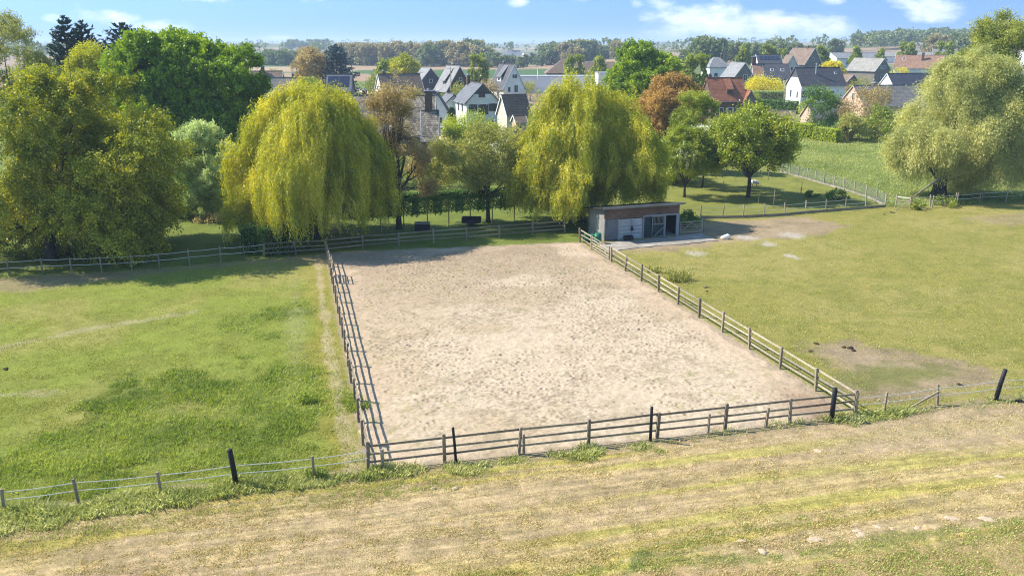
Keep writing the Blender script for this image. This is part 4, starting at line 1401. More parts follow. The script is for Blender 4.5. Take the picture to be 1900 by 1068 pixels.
# ------------------------------------------------------------------ houses
def house(name, label, px, Y, th, Lr, W, eave, ridge, wall, roof, win=(), chim=(), sky=(), hip=0., over=.4, cat='house', pane='glass', dorm=(), shutters=None, dx=0., extra=None, zoff=0., gab=None, door=(), rake='trim', panels=()):
    """ridge along local x; faces: a (-y), b (+y), l (-x), r (+x).
    win: (face, u, z, w, h). chim: (x, y, size, top). sky: (side, x, t, w, h)."""
    th = R(th)
    x0, _ = XZ(px, 175, Y); x0 += dx
    bz = tz(x0, Y) + zoff
    root = empty(name, (x0, Y, bz), th, label, cat)
    l, w = Lr / 2, W / 2
    wl = MB()
    if hip:
        wl.box((0, 0, eave / 2 - .2), (Lr, W, eave + .4))
        wl.build('wall', M[wall], root)
    else:
        out = [(-w, -.4), (w, -.4), (w, eave), (0, ridge - .02), (-w, eave)]
        n = 5
        v = [(-l, y, z) for y, z in out] + [(l, y, z) for y, z in out]
        f = [tuple(range(n)), tuple(range(2 * n - 1, n - 1, -1))] + [(i, i + n, (i + 1) % n + n, (i + 1) % n) for i in range(n)]
        wl.add(v, f).build('wall', M[wall], root)
        if gab:
            for s in (-1, 1):
                zc = eave + (ridge - eave) * .45
                yc = w * (1 - .45)
                MB().add([(s * (l + .03), -yc, zc), (s * (l + .03), yc, zc), (s * (l + .03), 0, ridge - .12), (s * (l - .01), -yc, zc), (s * (l - .01), yc, zc), (s * (l - .01), 0, ridge - .12)],
                         [(0, 1, 2), (5, 4, 3), (0, 3, 4, 1), (1, 4, 5, 2), (2, 5, 3, 0)]).build('gable_cladding', M[gab], root)
    slope = (ridge - eave) / w
    ez = eave - over * slope
    rb = MB(); t = .16
    if hip:
        hl = l - hip
        o = over
        e = [(-l - o, -w - o, eave), (l + o, -w - o, eave), (l + o, w + o, eave), (-l - o, w + o, eave), (-hl, 0, ridge), (hl, 0, ridge)]
        v = e + [(x, y, eave - t) for x, y, z in e[:4]]
        rb.add(v, [(0, 1, 5, 4), (1, 2, 5), (2, 3, 4, 5), (3, 0, 4), (6, 7, 1, 0), (7, 8, 2, 1), (8, 9, 3, 2), (9, 6, 0, 3), (9, 8, 7, 6)])
    else:
        for s in (-1, 1):
            g = over * .6
            v = [(-l - g, 0, ridge + .02), (l + g, 0, ridge + .02), (l + g, s * (w + over), ez + .02), (-l - g, s * (w + over), ez + .02)]
            v = v + [(x, y, z + t) for x, y, z in v]
            rb.add(v, [(3, 2, 1, 0), (4, 5, 6, 7), (0, 1, 5, 4), (1, 2, 6, 5), (2, 3, 7, 6), (3, 0, 4, 7)])
    rf = rb.build('roof', M[roof], root)
    if not hip:
        # ridge caps, bargeboards and gutters
        MB().box((0, 0, ridge + .2), (Lr + over * 1.1, .26, .1)).build('ridge_cap', M[roof], rf)
        for sx in (-1, 1):
            bb = MB()
            for s in (-1, 1):
                bb.bar((sx * (l + over * .6 + .02), 0, ridge + .1), (sx * (l + over * .6 + .02), s * (w + over), ez + .1), .035, .2)
            bb.build('bargeboard', M[rake], rf)
        for s in (-1, 1):
            MB().bar((-l - over * .5, s * (w + over + .06), ez + .08), (l + over * .5, s * (w + over + .06), ez + .08), .11, .1).build('gutter', M['lead'], rf)
    for (cx, cy, sz, top) in chim:
        zr = ridge - abs(cy) * slope
        ch = MB().box((cx, cy, (zr - .6 + top) / 2), (sz, sz * .8, top - zr + .6)).build('chimney', M['brick_brown'], rf)
        MB().box((cx, cy, top + .06), (sz * 1.25, sz, .12)).tube([(cx, cy, top + .1), (cx, cy, top + .45)], sz * .2, 8).build('chimney_cap', M['lead'], rf)
    for (side, sx, tt, sw, sh) in sky:
        s = -1 if side == 'a' else 1
        y = s * w * tt; z = ridge - w * tt * slope + t + .05
        an = math.atan(slope)
        fr_ = MB().box((sx, y, z), (sw, sh, .1), 0, -s * an).build('skylight', M['trim'], rf)  # frame coloured white to stand in for the sky's glint on the glass
        MB().box((sx, y - 0, z + .035), (sw * .8, sh * .84, .1), 0, -s * an).build('pane', M['glass'], fr_)
    for (side, sx, tt, sw, sh) in panels:
        s = -1 if side == 'a' else 1
        y = s * w * tt; z = ridge - w * tt * slope + t + .09
        MB().box((sx, y, z), (sw, sh, .06), 0, -s * math.atan(slope)).build('solar_panel', M['panel'], rf)

    def onface(face, u, z):
        return {'a': ((u, -w, z), 0), 'b': ((-u, w, z), math.pi), 'l': ((-l, -u, z), -math.pi / 2), 'r': ((l, u, z), math.pi / 2)}[face]
    for q in win:
        face, u, z, ww, hh = q[:5]
        c, rz = onface(face, u, z)
        mt = Matrix.Translation(c) @ Matrix.Rotation(rz, 4, 'Z')
        fr_ = MB(); k = .09
        for bx in (((0, -.03, hh / 2), (ww + .02, .1, k)), ((0, -.03, -hh / 2), (ww + .12, .16, k)), ((-ww / 2, -.03, 0), (k, .1, hh - k)), ((ww / 2, -.03, 0), (k, .1, hh - k))):
            fr_.box(mt @ Vector(bx[0]), bx[1], rz)
        if ww > 1.1: fr_.box(mt @ Vector((0, -.025, 0)), (.07, .08, hh - k), rz)
        fo = fr_.build('window', M['shutter'] if wall in ('white_wall', 'grey_wall') and rake != 'trim' else M['trim'], root)
        MB().box(mt @ Vector((0, -.01, 0)), (ww - .06, .05, hh - .06), rz).build('pane', M[pane], fo)
        if shutters and len(q) > 5:
            for s in (-1, 1): MB().box(mt @ Vector((s * (ww / 2 + .25), -.04, 0)), (.34, .06, hh), rz).build('shutter', M[shutters], fo)
    for (face, u, ww, hh) in door:
        c, rz = onface(face, u, hh / 2)
        mt = Matrix.Translation(c) @ Matrix.Rotation(rz, 4, 'Z')
        d_ = MB().box(mt @ Vector((0, -.03, 0)), (ww, .08, hh), rz).build('door', M['shutter'], root)
    for (side, sx, tt, sw, sh, dm) in dorm:
        s = -1 if side == 'a' else 1
        y = s * w * tt; z = ridge - w * tt * slope
        dd = MB().box((sx, y - s * .6, z + sh * .3), (sw, 1.6, sh)).build('dormer', M[wall], root)
        yb_ = min(1.5 + sh * 1.1, w * tt - .3); zb_ = ridge - (w * tt - yb_) * slope + .2
        v = [(sx - sw * .62, y + s * .45, z + sh * .72), (sx + sw * .62, y + s * .45, z + sh * .72), (sx + sw * .62, y - s * yb_, zb_), (sx - sw * .62, y - s * yb_, zb_)]
        v = v + [(a, b, c + .12) for a, b, c in v]
        MB().add(v, [(3, 2, 1, 0), (4, 5, 6, 7), (0, 1, 5, 4), (1, 2, 6, 5), (2, 3, 7, 6), (3, 0, 4, 7)]).build('dormer_roof', M[dm], dd)
        MB().box((sx, y + s * .215, z + sh * .34), (sw * .5, .06, sh * .42)).build('pane', M['glass'], dd)
    return root


# B1 white house in the middle
h1 = house('white_house', 'white gabled house with dark slate roof and dark shutters, between the two willows', 883, 189, 108, 10.5, 7.0, 5.2, 8.7, 'white_wall', 'slate',
      win=[('l', -.2, 6.7, 1.3, 1.1), ('l', -2.1, 3.9, 1.0, 1.5, 1), ('l', .1, 3.6, 1.3, 2.0, 1), ('l', 2.2, 4.0, 1.0, 1.5, 1), ('l', 1.8, .9, .9, .9), ('b', -1.5, 3.9, .8, 1.5), ('b', 1.8, 3.9, .8, 1.5), ('b', 3.6, 1.2, .8, 1.2)],
      shutters='shutter', gab='clad', rake='clad', chim=[(4.6, .4, .8, 10.2)])
house('white_extension', 'low white slate-roofed annexe joined to the left of the white gabled house', 835, 196, 108, 7, 5.4, 3.6, 6.0, 'white_wall', 'slate', win=[('l', -.8, 1.9, 1.2, 1.1), ('l', 1.2, 1.9, .9, 1.1)], rake='clad', cat='annexe')
house('white_garage', 'narrow white building with a dark roof beside the parked white car', 812, 178, 94, 7, 3.9, 4.1, 7.3, 'white_wall', 'anthracite', rake='clad', win=[('l', .4, 2.2, .8, .9)], cat='garage')
house('grey_brown_house', 'house with a wide brown-grey roof and white left gable behind the bronze tree', 741, 243, 24, 11.5, 8.5, 4.0, 8.8, 'white_wall', 'brown_tiles', win=[('l', -1.2, 5.2, .8, 1.1), ('l', 1.4, 3.0, .9, 1.2), ('l', -1.4, 2.6, .8, 1.1)], chim=[(-4.3, 0, .6, 9.6)])
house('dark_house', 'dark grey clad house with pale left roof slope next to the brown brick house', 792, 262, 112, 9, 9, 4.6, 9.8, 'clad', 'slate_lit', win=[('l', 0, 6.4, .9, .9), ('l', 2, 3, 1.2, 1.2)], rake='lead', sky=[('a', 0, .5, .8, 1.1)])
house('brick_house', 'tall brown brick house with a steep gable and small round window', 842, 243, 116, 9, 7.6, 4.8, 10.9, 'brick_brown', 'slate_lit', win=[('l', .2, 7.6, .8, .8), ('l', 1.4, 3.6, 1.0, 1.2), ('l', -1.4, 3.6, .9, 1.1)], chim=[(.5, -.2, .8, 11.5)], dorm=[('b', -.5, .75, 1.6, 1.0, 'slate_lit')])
house('white_tall_house', 'steep white house with dark roof and a dormer, left of the long flat building', 941, 253, 118, 8.5, 6.8, 5.0, 11.1, 'white_wall', 'anthracite', win=[('l', .2, 8.0, 1.6, 1.1), ('l', .6, 4.6, 1.2, 2.0), ('l', -1.6, 4.4, .9, 1.4), ('b', 1.0, 3.2, 1.0, 1.6), ('b', -2, 3.2, .9, 1.6)], dorm=[('b', 0, .72, 2.2, 1.3, 'slate')], chim=[(2.0, 0, .6, 11.8)])


def flat_building(name, label, px, Y, th, Lr, W, hh, wall, win=(), cat='building', cap='lead', zoff=0.):
    x0, _ = XZ(px, 300, Y)
    root = empty(name, (x0, Y, tz(x0, Y) + zoff), R(th), label, cat)
    MB().box((0, 0, hh / 2 - .2), (Lr, W, hh + .4)).build('wall', M[wall], root)
    MB().box((0, 0, hh + .1), (Lr + .3, W + .3, .2)).build('roof', M[cap], root)
    for (u, z, ww, h2) in win:
        f_ = MB()
        for bx in (((u, -W / 2 - .03, z + h2 / 2), (ww, .12, .12)), ((u, -W / 2 - .03, z - h2 / 2), (ww + .15, .16, .12)), ((u - ww / 2, -W / 2 - .03, z), (.12, .12, h2 - .12)), ((u + ww / 2, -W / 2 - .03, z), (.12, .12, h2 - .12))):
            f_.box(*bx)
        f_ = f_.build('window', M['trim'], root)
        MB().box((u, -W / 2 - .02, z), (ww - .1, .06, h2 - .1)).build('pane', M['glass'], f_)
    return root


flat_building('long_flat_building', 'long low pale grey flat-roofed building behind the right willow', 1032, 318, 3, 34, 11, 5.6, 'grey_wall', [(-15, 2.6, 3.0, 2.2), (-11.5, 2.6, 2.4, 2.2), (6, 3.2, 1.6, 1.4), (9.5, 3.2, 1.4, 1.6)])
flat_building('white_block', 'white two-storey block at the right end of the long flat building', 1119, 305, 3, 6.2, 8, 7.0, 'white_wall', [(-1.5, 2.4, 1.2, 3.2), (1.4, 4.2, 1.6, 1.6)], cat='building')
house('hip_roof_house', 'bungalow with a brown-grey hipped roof behind the long flat building', 1055, 362, 2, 19, 12, 5.4, 10.9, 'brick_grey', 'brown_tiles', hip=7, win=[('a', -5, 3.6, 1.6, 1.4), ('a', 0, 3.6, 1.6, 1.4)], chim=[(-7.2, -1, .9, 11.3)])
house('grey_brown_wing', 'low brown-roofed wing right of the hipped roof, next to a small round tree', 1109, 372, 2, 13, 9, 5.2, 8.6, 'brick_grey', 'brown_tiles', win=[('a', 2, 3.2, 1.4, 1.2)], cat='annexe')
# B7 long farmhouse with mottled roof
house('farmhouse', 'long farmhouse with a big mottled tiled roof and tall chimney behind the left willow', 722, 143, 3, 14.6, 11.4, 3.1, 8.7, 'brick_brown', 'old_tiles', win=[('a', 5.3, 1.5, 1.0, 1.2), ('a', 2.8, 1.5, 1.0, 1.2), ('r', -1, 2, 1.0, 1.2), ('r', 0, 5.5, .9, 1.1)], chim=[(-4, .6, .7, 9.6)])
x7, _ = XZ(791, 200, 144)
house('farmhouse_chimney_wing', 'lower mottled tiled wing at the right end of the long farmhouse', 797, 139, 3, 2.4, 8.2, 2.6, 6.6, 'brick_brown', 'old_tiles', chim=[(-.2, .2, 1.15, 9.7)], cat='annexe')
house('solar_house', 'dark house whose pale blue roof faces the field, below the blue cedar', 632, 232, 2, 6.3, 7, 5.3, 9.0, 'clad', 'slate', panels=[('a', -1.55, .5, 2.6, 3.6), ('a', 1.3, .5, 2.6, 3.6)], rake='clad', win=[('a', 0, 3, 1.2, 1.2)])
house('left_brown_house', 'house with a brown roof and tall chimney just right of the big chestnut', 497, 246, 8, 8.5, 8.5, 5.6, 9.4, 'brick_brown', 'brown_tiles', chim=[(-.8, -.6, .9, 10.6)], win=[('a', 0, 3, 1, 1.2)])
house('left_grey_house', 'house with a plain grey-brown roof above the top of the left willow', 524, 226, 14, 7.4, 8, 4.4, 8.4, 'brick_grey', 'grey_tiles', chim=[(2.9, 0, .55, 9.4)], win=[('a', 0, 2.6, 1, 1.2)])
house('cream_house', 'small house with cream gable and brown tiled roof left of the right willow', 953, 172, 26, 5.0, 4.4, 3.9, 7.2, 'cream_wall', 'brown_tiles', win=[('a', .5, 1.8, .9, 1.1)])
house('orange_brick_annexe', 'little orange brick annexe in front of the cream gable', 963, 164, 20, 2.0, 2.2, 3.0, 3.9, 'brick_pink', 'brown_tiles', cat='annexe', win=[('a', 0, 2, .7, .8)])
# right village
house('red_roof_house', 'brick cottage with a steep red tiled roof and one red dormer', 1342, 207, 7, 8.2, 7.4, 4.4, 9.1, 'brick_brown', 'red_tiles', win=[('a', -1.6, 1.9, .9, 1.4), ('a', .5, 1.9, 1.0, 1.5, 1), ('a', 3, 1.9, .9, 1.4)], shutters='cream_shutter', dorm=[('a', .5, .72, 1.4, 1.2, 'red_tiles')], chim=[(-3.4, .3, .7, 9.9)], rake='brick_red')
house('red_lean_to', 'small dark annexe with a red roof edge right of the red-roofed cottage', 1387, 205, 96, 4, 2.8, 4.0, 6.3, 'brick_grey', 'red_tiles', cat='annexe', rake='brick_grey', win=[('l', 0, 2, .8, 1)])
house('grey_gable_house', 'grey house with a broad slate gable behind the red-roofed cottage', 1366, 292, 104, 9, 9.6, 3.2, 9.2, 'brick_grey', 'slate_lit', win=[('l', .4, 4.6, 1.4, 2.0), ('l', -1.6, 1.8, 1.2, 1.4)], zoff=.0)
house('pale_hip_house', 'house with pale hipped slate roof left of the broad grey gable', 1325, 335, 8, 8, 9, 5.4, 9.0, 'white_wall', 'slate_lit', hip=3, win=[('a', -1.5, 2.6, 1.4, 1.4), ('a', 1.5, 2.6, 1, 1.4)], chim=[(2, 0, .7, 10)])
house('skylight_house', 'house with a dark roof carrying two skylights above a yellow bush', 1435, 300, -4, 8.4, 10, 3.6, 8.0, 'clad', 'anthracite', sky=[('a', -1.6, .45, 1.1, 1.2), ('a', 1.8, .45, 1.1, 1.2)], win=[('a', 2, 2.2, 2.2, 1.6)], rake='lead')
house('rust_roof_wing', 'rust-red roofed wing left of the skylight roof', 1402, 301, -4, 3.6, 9, 3.8, 8.1, 'brick_red', 'rust_tiles', cat='annexe', chim=[(-1.4, 0, 1.3, 10.4)], win=[('a', 0, 2, 1, 1.2)])
house('solar_roof_house', 'house behind with a row of dark solar panels along its ridge', 1420, 338, 0, 9, 9, 5.4, 9.3, 'grey_wall', 'anthracite', panels=[('a', k * 1.5 - 3, .35, 1.3, 2.0) for k in range(5)], win=[('a', 0, 3, 1.2, 1.2)])
house('cross_gable_house', 'tall brown-roofed house with two gables beside round trees', 1484, 352, 118, 11, 9, 5.4, 11.2, 'brick_grey', 'brown_tiles', win=[('l', 0, 7.2, .9, 1.1), ('l', -1.6, 3.8, 1, 1.3), ('l', 1.6, 3.8, 1, 1.3)], chim=[(-2, 0, .8, 12)])
house('front_gable_wing', 'cream left gable wing of the tall brown-roofed house', 1459, 342, 100, 5, 5, 5.0, 9.0, 'cream_wall', 'brown_tiles', cat='annexe', win=[('l', 0, 4, 1, 1.4)])
house('modern_white_house', 'large modern white and grey house with anthracite roof and metal flue', 1512, 239, 10, 12.6, 8.2, 6.0, 10.2, 'grey_wall', 'anthracite', pane='glass_blue', rake='clad', gab='clad',
      win=[('l', -1.4, 3.6, .6, 1.7), ('l', 2.2, 3.4, .5, 1.5), ('a', -5.2, 3.6, 1.4, 1.6), ('a', -3.4, 3.6, 1.5, 1.6), ('a', 2, 3.4, 2.2, 1.8), ('l', -1.2, .9, .8, .9)], sky=[('a', 4.6, .35, .7, .8)], zoff=.0)
hh = [o for o in bpy.data.objects if o.name == 'modern_white_house'][0]
rf_ = [o for o in hh.children if o.name.startswith('roof')][0]
MB().tube([(-1.2, -1.6, 8.0), (-1.2, -1.6, 11.3)], .16, 10).tube([(-1.2, -1.6, 11.3), (-1.2, -1.6, 11.55)], .24, 10).build('flue', M['steel'], rf_)
house('grey_roof_house', 'dark brick house with pale grey roof and three small gable windows', 1606, 330, 124, 12, 9.4, 4.2, 8.4, 'brick_grey', 'pale_tiles', win=[('l', -1.3, 5.4, .7, 1.0), ('l', 0, 5.4, .7, 1.0), ('l', 1.3, 5.4, .7, 1.0), ('l', 0, 2.2, 2, 1.3)])
house('rust_roof_house', 'long rust-brown roofed house with a white right gable and a tall chimney', 1698, 352, -30, 17, 11, 3.8, 8.4, 'white_wall', 'rust_tiles', chim=[(1.4, -2.2, .9, 9.5)], sky=[('a', -5.4, .3, 1.2, 1.0)], win=[('r', 0, 5.4, 1.2, 1.2), ('r', -2, 2.4, 1.2, 1.2)])
house('blue_tile_house', 'low house with long blue-black tiled roof and white left gable', 1688, 272, 12, 17, 8, 3.0, 6.8, 'white_wall', 'blue_tiles', win=[('a', 0, 1.6, 1.2, 1.2), ('a', -4, 1.6, 1.2, 1.2)])
house('pink_gable_house', 'farmhouse with a big grey roof and pink brick left gable by the meadow', 1640, 215, 15, 17.5, 9.6, 2.7, 7.0, 'brick_pink', 'grey_tiles', win=[('a', 1.2, 1.3, 1.4, 1.4), ('a', -3, 1.3, 1.2, 1.2), ('l', .2, 4.6, .7, 1.8)], chim=[(-2.6, .3, .9, 7.6)], rake='brick_pink')
house('pink_brick_garage', 'low pink brick outbuilding with a dark roof in front of the meadow farmhouse', 1534, 193, 14, 8.6, 5, 1.6, 4.2, 'brick_pink', 'grey_tiles', win=[('a', 2, .9, .8, .6)], cat='outbuilding', rake='brick_pink')
house('brown_shed', 'small brown brick shed with a gable beside the modern house roof', 1572, 292, 110, 4, 4.4, 3.2, 5.2, 'brick_red', 'brown_tiles', cat='shed', win=[('l', 0, 1.6, .8, .8)])
house('grey_hall', 'grey industrial hall with shallow roof behind the round trees', 1578, 455, 8, 26, 14, 4.6, 7.2, 'white_wall', 'slate_lit', cat='hall', win=[('a', -6, 2.5, 4, 2), ('a', 4, 2.5, 4, 2)])
house('white_hall', 'long low white industrial hall below the wooded ridge', 1650, 560, 2, 52, 18, 4.0, 6.4, 'white_wall', 'pale_tiles', cat='hall', win=[('a', -14, 2, 8, 1.6), ('a', 4, 2, 8, 1.6)])
house('far_grey_house', 'house with a pale grey roof left of the tall birch', 1742, 425, -20, 10, 9, 4.6, 9.2, 'brick_grey', 'slate_lit', win=[('a', 0, 2.6, 1.4, 1.3)])
house('dark_roof_house', 'dark-roofed house with skylight next to the grey willow top', 1780, 330, 28, 11, 9, 3.4, 8.0, 'brick_grey', 'blue_tiles', sky=[('a', -2.5, .5, 1.2, 1.2)], win=[('a', 0, 2, 1.4, 1.3)])
house('edge_house', 'red-roofed house at the right edge of the photo behind the birch', 1905, 380, 20, 14, 10, 5, 10.2, 'white_wall', 'rust_tiles', win=[('l', 0, 6, 1.2, 1.2), ('a', -3, 2.6, 1.4, 1.3)])
# far sheds out in the plain
for k, (px, Y, Lr, lab) in enumerate(((594, 1750, 26, 'tiny white farm on the hazy left hill'), (905, 1150, 22, 'pale barn far out on the hazy plain, leftmost'), (950, 1250, 34, 'long pale barn far out on the hazy plain'), (985, 980, 18, 'pale barn among distant trees, rightmost'), (1705, 700, 22, 'white shed under the wooded ridge'), (1440, 620, 16, 'pale house among far trees on the right'))):
    house('far_barn', lab, px, Y, random.uniform(-15, 15), Lr, 11, 4, 7, 'white_wall', 'pale_tiles', cat='barn', win=[('a', 0, 2, 3, 2)])

# garden wall by the meadow
wa, wb = np.array(XZ(1414, 218, 200)[:1] + (200,)), np.array(XZ(1476, 218, 197)[:1] + (197,))
r = empty('garden_wall', (*((wa + wb) / 2), 0), math.atan2(*(wb - wa)[::-1]), 'pink brick garden wall left of the bright green hedge', 'wall')
ll = np.linalg.norm(wb - wa)
MB().box((0, 0, 1.15), (ll, .3, 2.4)).build('brickwork', M['brick_pink'], r)
MB().box((0, 0, 2.38), (ll + .1, .4, .1)).build('coping', M['concrete'], r)


# poles and lamp in the village
def pole(name, label, cat, px, top, Y, arm):
    x, z = XZ(px, top, Y)
    r = empty(name, (x, Y, 0), 0, label, cat)
    MB().tube([(0, 0, -.3), (0, 0, z)], [.14, .09], 10).build('mast', M['wood'] if arm else M['steel'], r, 0, True)
    if arm:
        MB().box((0, -.12, z - .5), (1.7, .1, .1)).build('crossarm', M['wood'], r)
        for k in (-.7, 0, .7): MB().tube([(k, -.12, z - .46), (k, -.12, z - .3)], [.05, .03], 8).build('insulator', M['trim'], r)
    else:
        MB().tube([(0, 0, z), (.25, 0, z + .3), (-.9, 0, z + .45)], .05, 8).build('bracket', M['steel'], r)
        MB().box((-1.2, 0, z + .43), (.8, .25, .1)).build('lamp_head', M['trim'], r, .02)


pole('utility_pole', 'tall wooden utility pole in front of the brown brick house', 'pole', 836, 124, 205, True)
pole('street_lamp', 'grey street lamp standing before the long flat building', 'street lamp', 998, 126, 290, False)
pole('utility_pole', 'thin wooden utility pole beside the dark house', 'pole', 779, 132, 250, True)

# ------------------------------------------------------------------ parked car
def car():
    x, _ = XZ(822, 240, 168)
    r = empty('parked_car', (x, 168, .06), R(188), 'white hatchback parked beside the white garage', 'car')
    prof = [(-2.0, .3), (-2.05, .62), (-1.95, .86), (-1.1, .98), (-.45, 1.42), (.9, 1.46), (1.65, 1.0), (1.95, .9), (2.02, .5), (1.95, .28)]
    MB().poly_prism(prof, -.82, .82).build('body', M['car'], r, .06)
    win = [(-.98, 1.0), (-.42, 1.36), (.85, 1.4), (1.5, 1.02)]
    for s in (-1, 1):
        MB().poly_prism(win, s * .80, s * .835).build('side_window', M['glass'], r)
    MB().add([(-1.06, -.7, 1.03), (-1.06, .7, 1.03), (-.5, .62, 1.425), (-.5, -.62, 1.425)], [(0, 1, 2, 3)]).build('windscreen', M['glass'], r)
    MB().add([(1.63, -.7, 1.05), (1.63, .7, 1.05), (.98, .62, 1.455), (.98, -.62, 1.455)], [(0, 1, 2, 3)]).build('rear_window', M['glass'], r)
    for sx in (-1.25, 1.25):
        for s in (-1, 1):
            w = MB().tube([(sx, s * .62, .3), (sx, s * .85, .3)], .31, 16).build('wheel', M['rubber'], r)
            MB().tube([(sx, s * .84, .3), (sx, s * .865, .3)], .19, 12).build('rim', M['steel'], w)
    for s in (-1, 1):
        MB().box((-2.0, s * .6, .7), (.08, .3, .14)).build('headlight', M['trim'], r)


car()

# ------------------------------------------------------------------ near trees


def T(px, py): return tuple(G(px, py))


# big hawthorn-like mass at the left edge
b0 = T(95, 482)
tree('hawthorn_tree', 'huge spreading yellow-green tree with dark lower boughs at the left edge', 'tree', b0,
     [(-2.5, 1, 8.0, 6.5, 5, 6.6), (3.8, 1.5, 7.6, 6.4, 5, 6.2), (0, -.5, 3.4, 8.8, 5, 3.0)], 100, .26, 7600, 20, 1.25, (.25, .16), 'hawthorn', 101, h0=2.6, r0=.42, n_limbs=18, twigs=1, droop=.45, up=.5, under=.95, rough=.15)
b1 = T(214, 466)
tree('hawthorn_tree', 'smaller dark-skirted tree right of the huge spreading tree, over a clipped hedge', 'tree', (b1[0], b1[1] + 3),
     [(0, 0, 6.0, 4.0, 4.2, 4.4), (1.6, -1.5, 3.4, 3.6, 3.2, 2.4)], 60, .28, 4300, 19, 1.15, (.25, .16), 'hawthorn', 102, h0=2.2, r0=.3, n_limbs=14, twigs=1, droop=.45, up=.5, rough=.15)
tree('chestnut_tree', 'large bright green chestnut with a spiky top above the light bush', 'tree', (XZ(352, 230, 110)[0], 110),
     [(-1.8, 0, 11.8, 6.0, 6, 6.4), (3.8, .5, 9.6, 5.8, 6, 6.6), (.5, -1, 5, 9.0, 6, 4.6), (-4.5, -1, 8.5, 3.6, 3.5, 4.5), (6.0, -1, 7, 3.4, 3.5, 4.5)], 150, .29, 8600, 18, .8, (.4, .27), 'chestnut', 103, h0=3.4, r0=.45, n_limbs=18, up=.6)
tree('lime_tree', 'yellow-green domed tree below the left conifers', 'tree', (XZ(200, 230, 113)[0], 113),
     [(0, 0, 8.6, 5.0, 4.8, 7.4)], 60, .25, 4600, 14, .85, (.3, .2), 'lime', 104, h0=3, r0=.3, n_limbs=12, up=.5)
tree('grey_alder', 'greyish olive tree rising at the far left edge of the photo', 'tree', (XZ(22, 230, 117)[0], 117),
     [(0, 0, 12.6, 5.6, 5, 8.4), (5, 0, 8.4, 4.8, 4, 5.4)], 80, .22, 3600, 13, .9, (.28, .16), 'olive', 105, h0=4, r0=.35, n_limbs=18, twigs=2, up=.6)
for k, (px, top, w, Y, lab) in enumerate(((116, 33, 4.4, 130, 'tallest dark spruce at the left, nearest the edge'), (150, 42, 4.4, 132, 'dark spruce beside the tallest one at the left'), (228, 46, 5.4, 135, 'broad dark pine behind the yellow-green domed tree'))):
    x, z = XZ(px, top, Y)
    conifer('spruce_tree', lab, 'tree', (x, Y), z, w, 110 + k, 'fir', 'dark conifers at the left', n_lev=19, n_br=7, leaf=(.7, .26), power=.6 if k < 2 else .42, per=40, z0=.2, droop=-.25)
p = T(385, 402)
tree('light_bush_tree', 'pale green bushy small tree left of the left willow', 'tree', p,
     [(.2, 0, 5.0, 2.7, 2.5, 4.4), (-.9, 0, 2.6, 2.9, 2.4, 2.5), (1.2, -.4, 2.0, 2.4, 2, 2.0)], 46, .3, 3600, 15, .6, (.22, .14), 'bush', 120, h0=1.2, r0=.14, n_limbs=12, up=.5, under=.98)
for (px, py, r, h, n, lab, lm) in ((330, 402, 1.8, 2.6, 2400, 'dark shrub in the shade left of the pale bushy tree', 'hedge'), (292, 388, 2.2, 3.4, 2600, 'dark green shrub behind the clipped dark hedge', 'hedge'), (430, 388, 1.4, 2.2, 1500, 'small dark shrub between pale bush and left willow', 'hedge')):
    shrub('shrub', lab, 'shrub', T(px, py), r, h, lm, int(px), n)
shrub('dry_brush', 'pile of dry twigs at the lawn edge left of the left willow', 'brushwood', T(392, 412), 1.7, .7, 'reed', 9, 1600, (.22, .05))
hedge('clipped_hedge', 'dark clipped hedge block under the left trees', T(150, 478), T(280, 446), 1.6, 2.1, 'hedge', 130, 200)

# willows
w1 = T(572, 455); w1 = (w1[0], w1[1] + 3.2)
willow('golden weeping willow on the left, behind the far left arena corner', w1, 13.2, 6.7, 201, n_cl=660, per=22, low=1.2, lump=1.3, extra=[((-3.7, -1.4, 0), 5.6, 3.3, 170)])
w2 = T(1095, 425); w2 = (w2[0], w2[1] + 4.0)
sh0 = (G(1121, 447.5) + G(1259, 437)) / 2 + np.array([.3, 1.7]) - np.array(w2)
SHED = (sh0[0], sh0[1], 4.0, 2.6)
willow('golden weeping willow on the right, hanging over the stable', (w2[0] - .6, w2[1]), 13.4, 5.7, 202, n_cl=430, per=22, low=1.1, lump=1.8, keep=SHED, extra=[((3.9, -1.2, 0), 9.9, 3.9, 260), ((-3.8, -1.0, 0), 9.2, 3.0, 180), ((-1.6, -3.0, 0), 7.6, 3.2, 190)])
for a, b, s in (((448, 470), (478, 468), 1), ((486, 474), (575, 462), 2)):
    hedge('clipped_hedge', ('narrow clipped hedge under the left willow, left of the gap', 'wide clipped dark hedge under the left willow, behind the rails')[s - 1], T(*a), T(*b), 1.3, 2.3, 'hedge', 131 + s, 200, group='clipped hedges under the left willow')
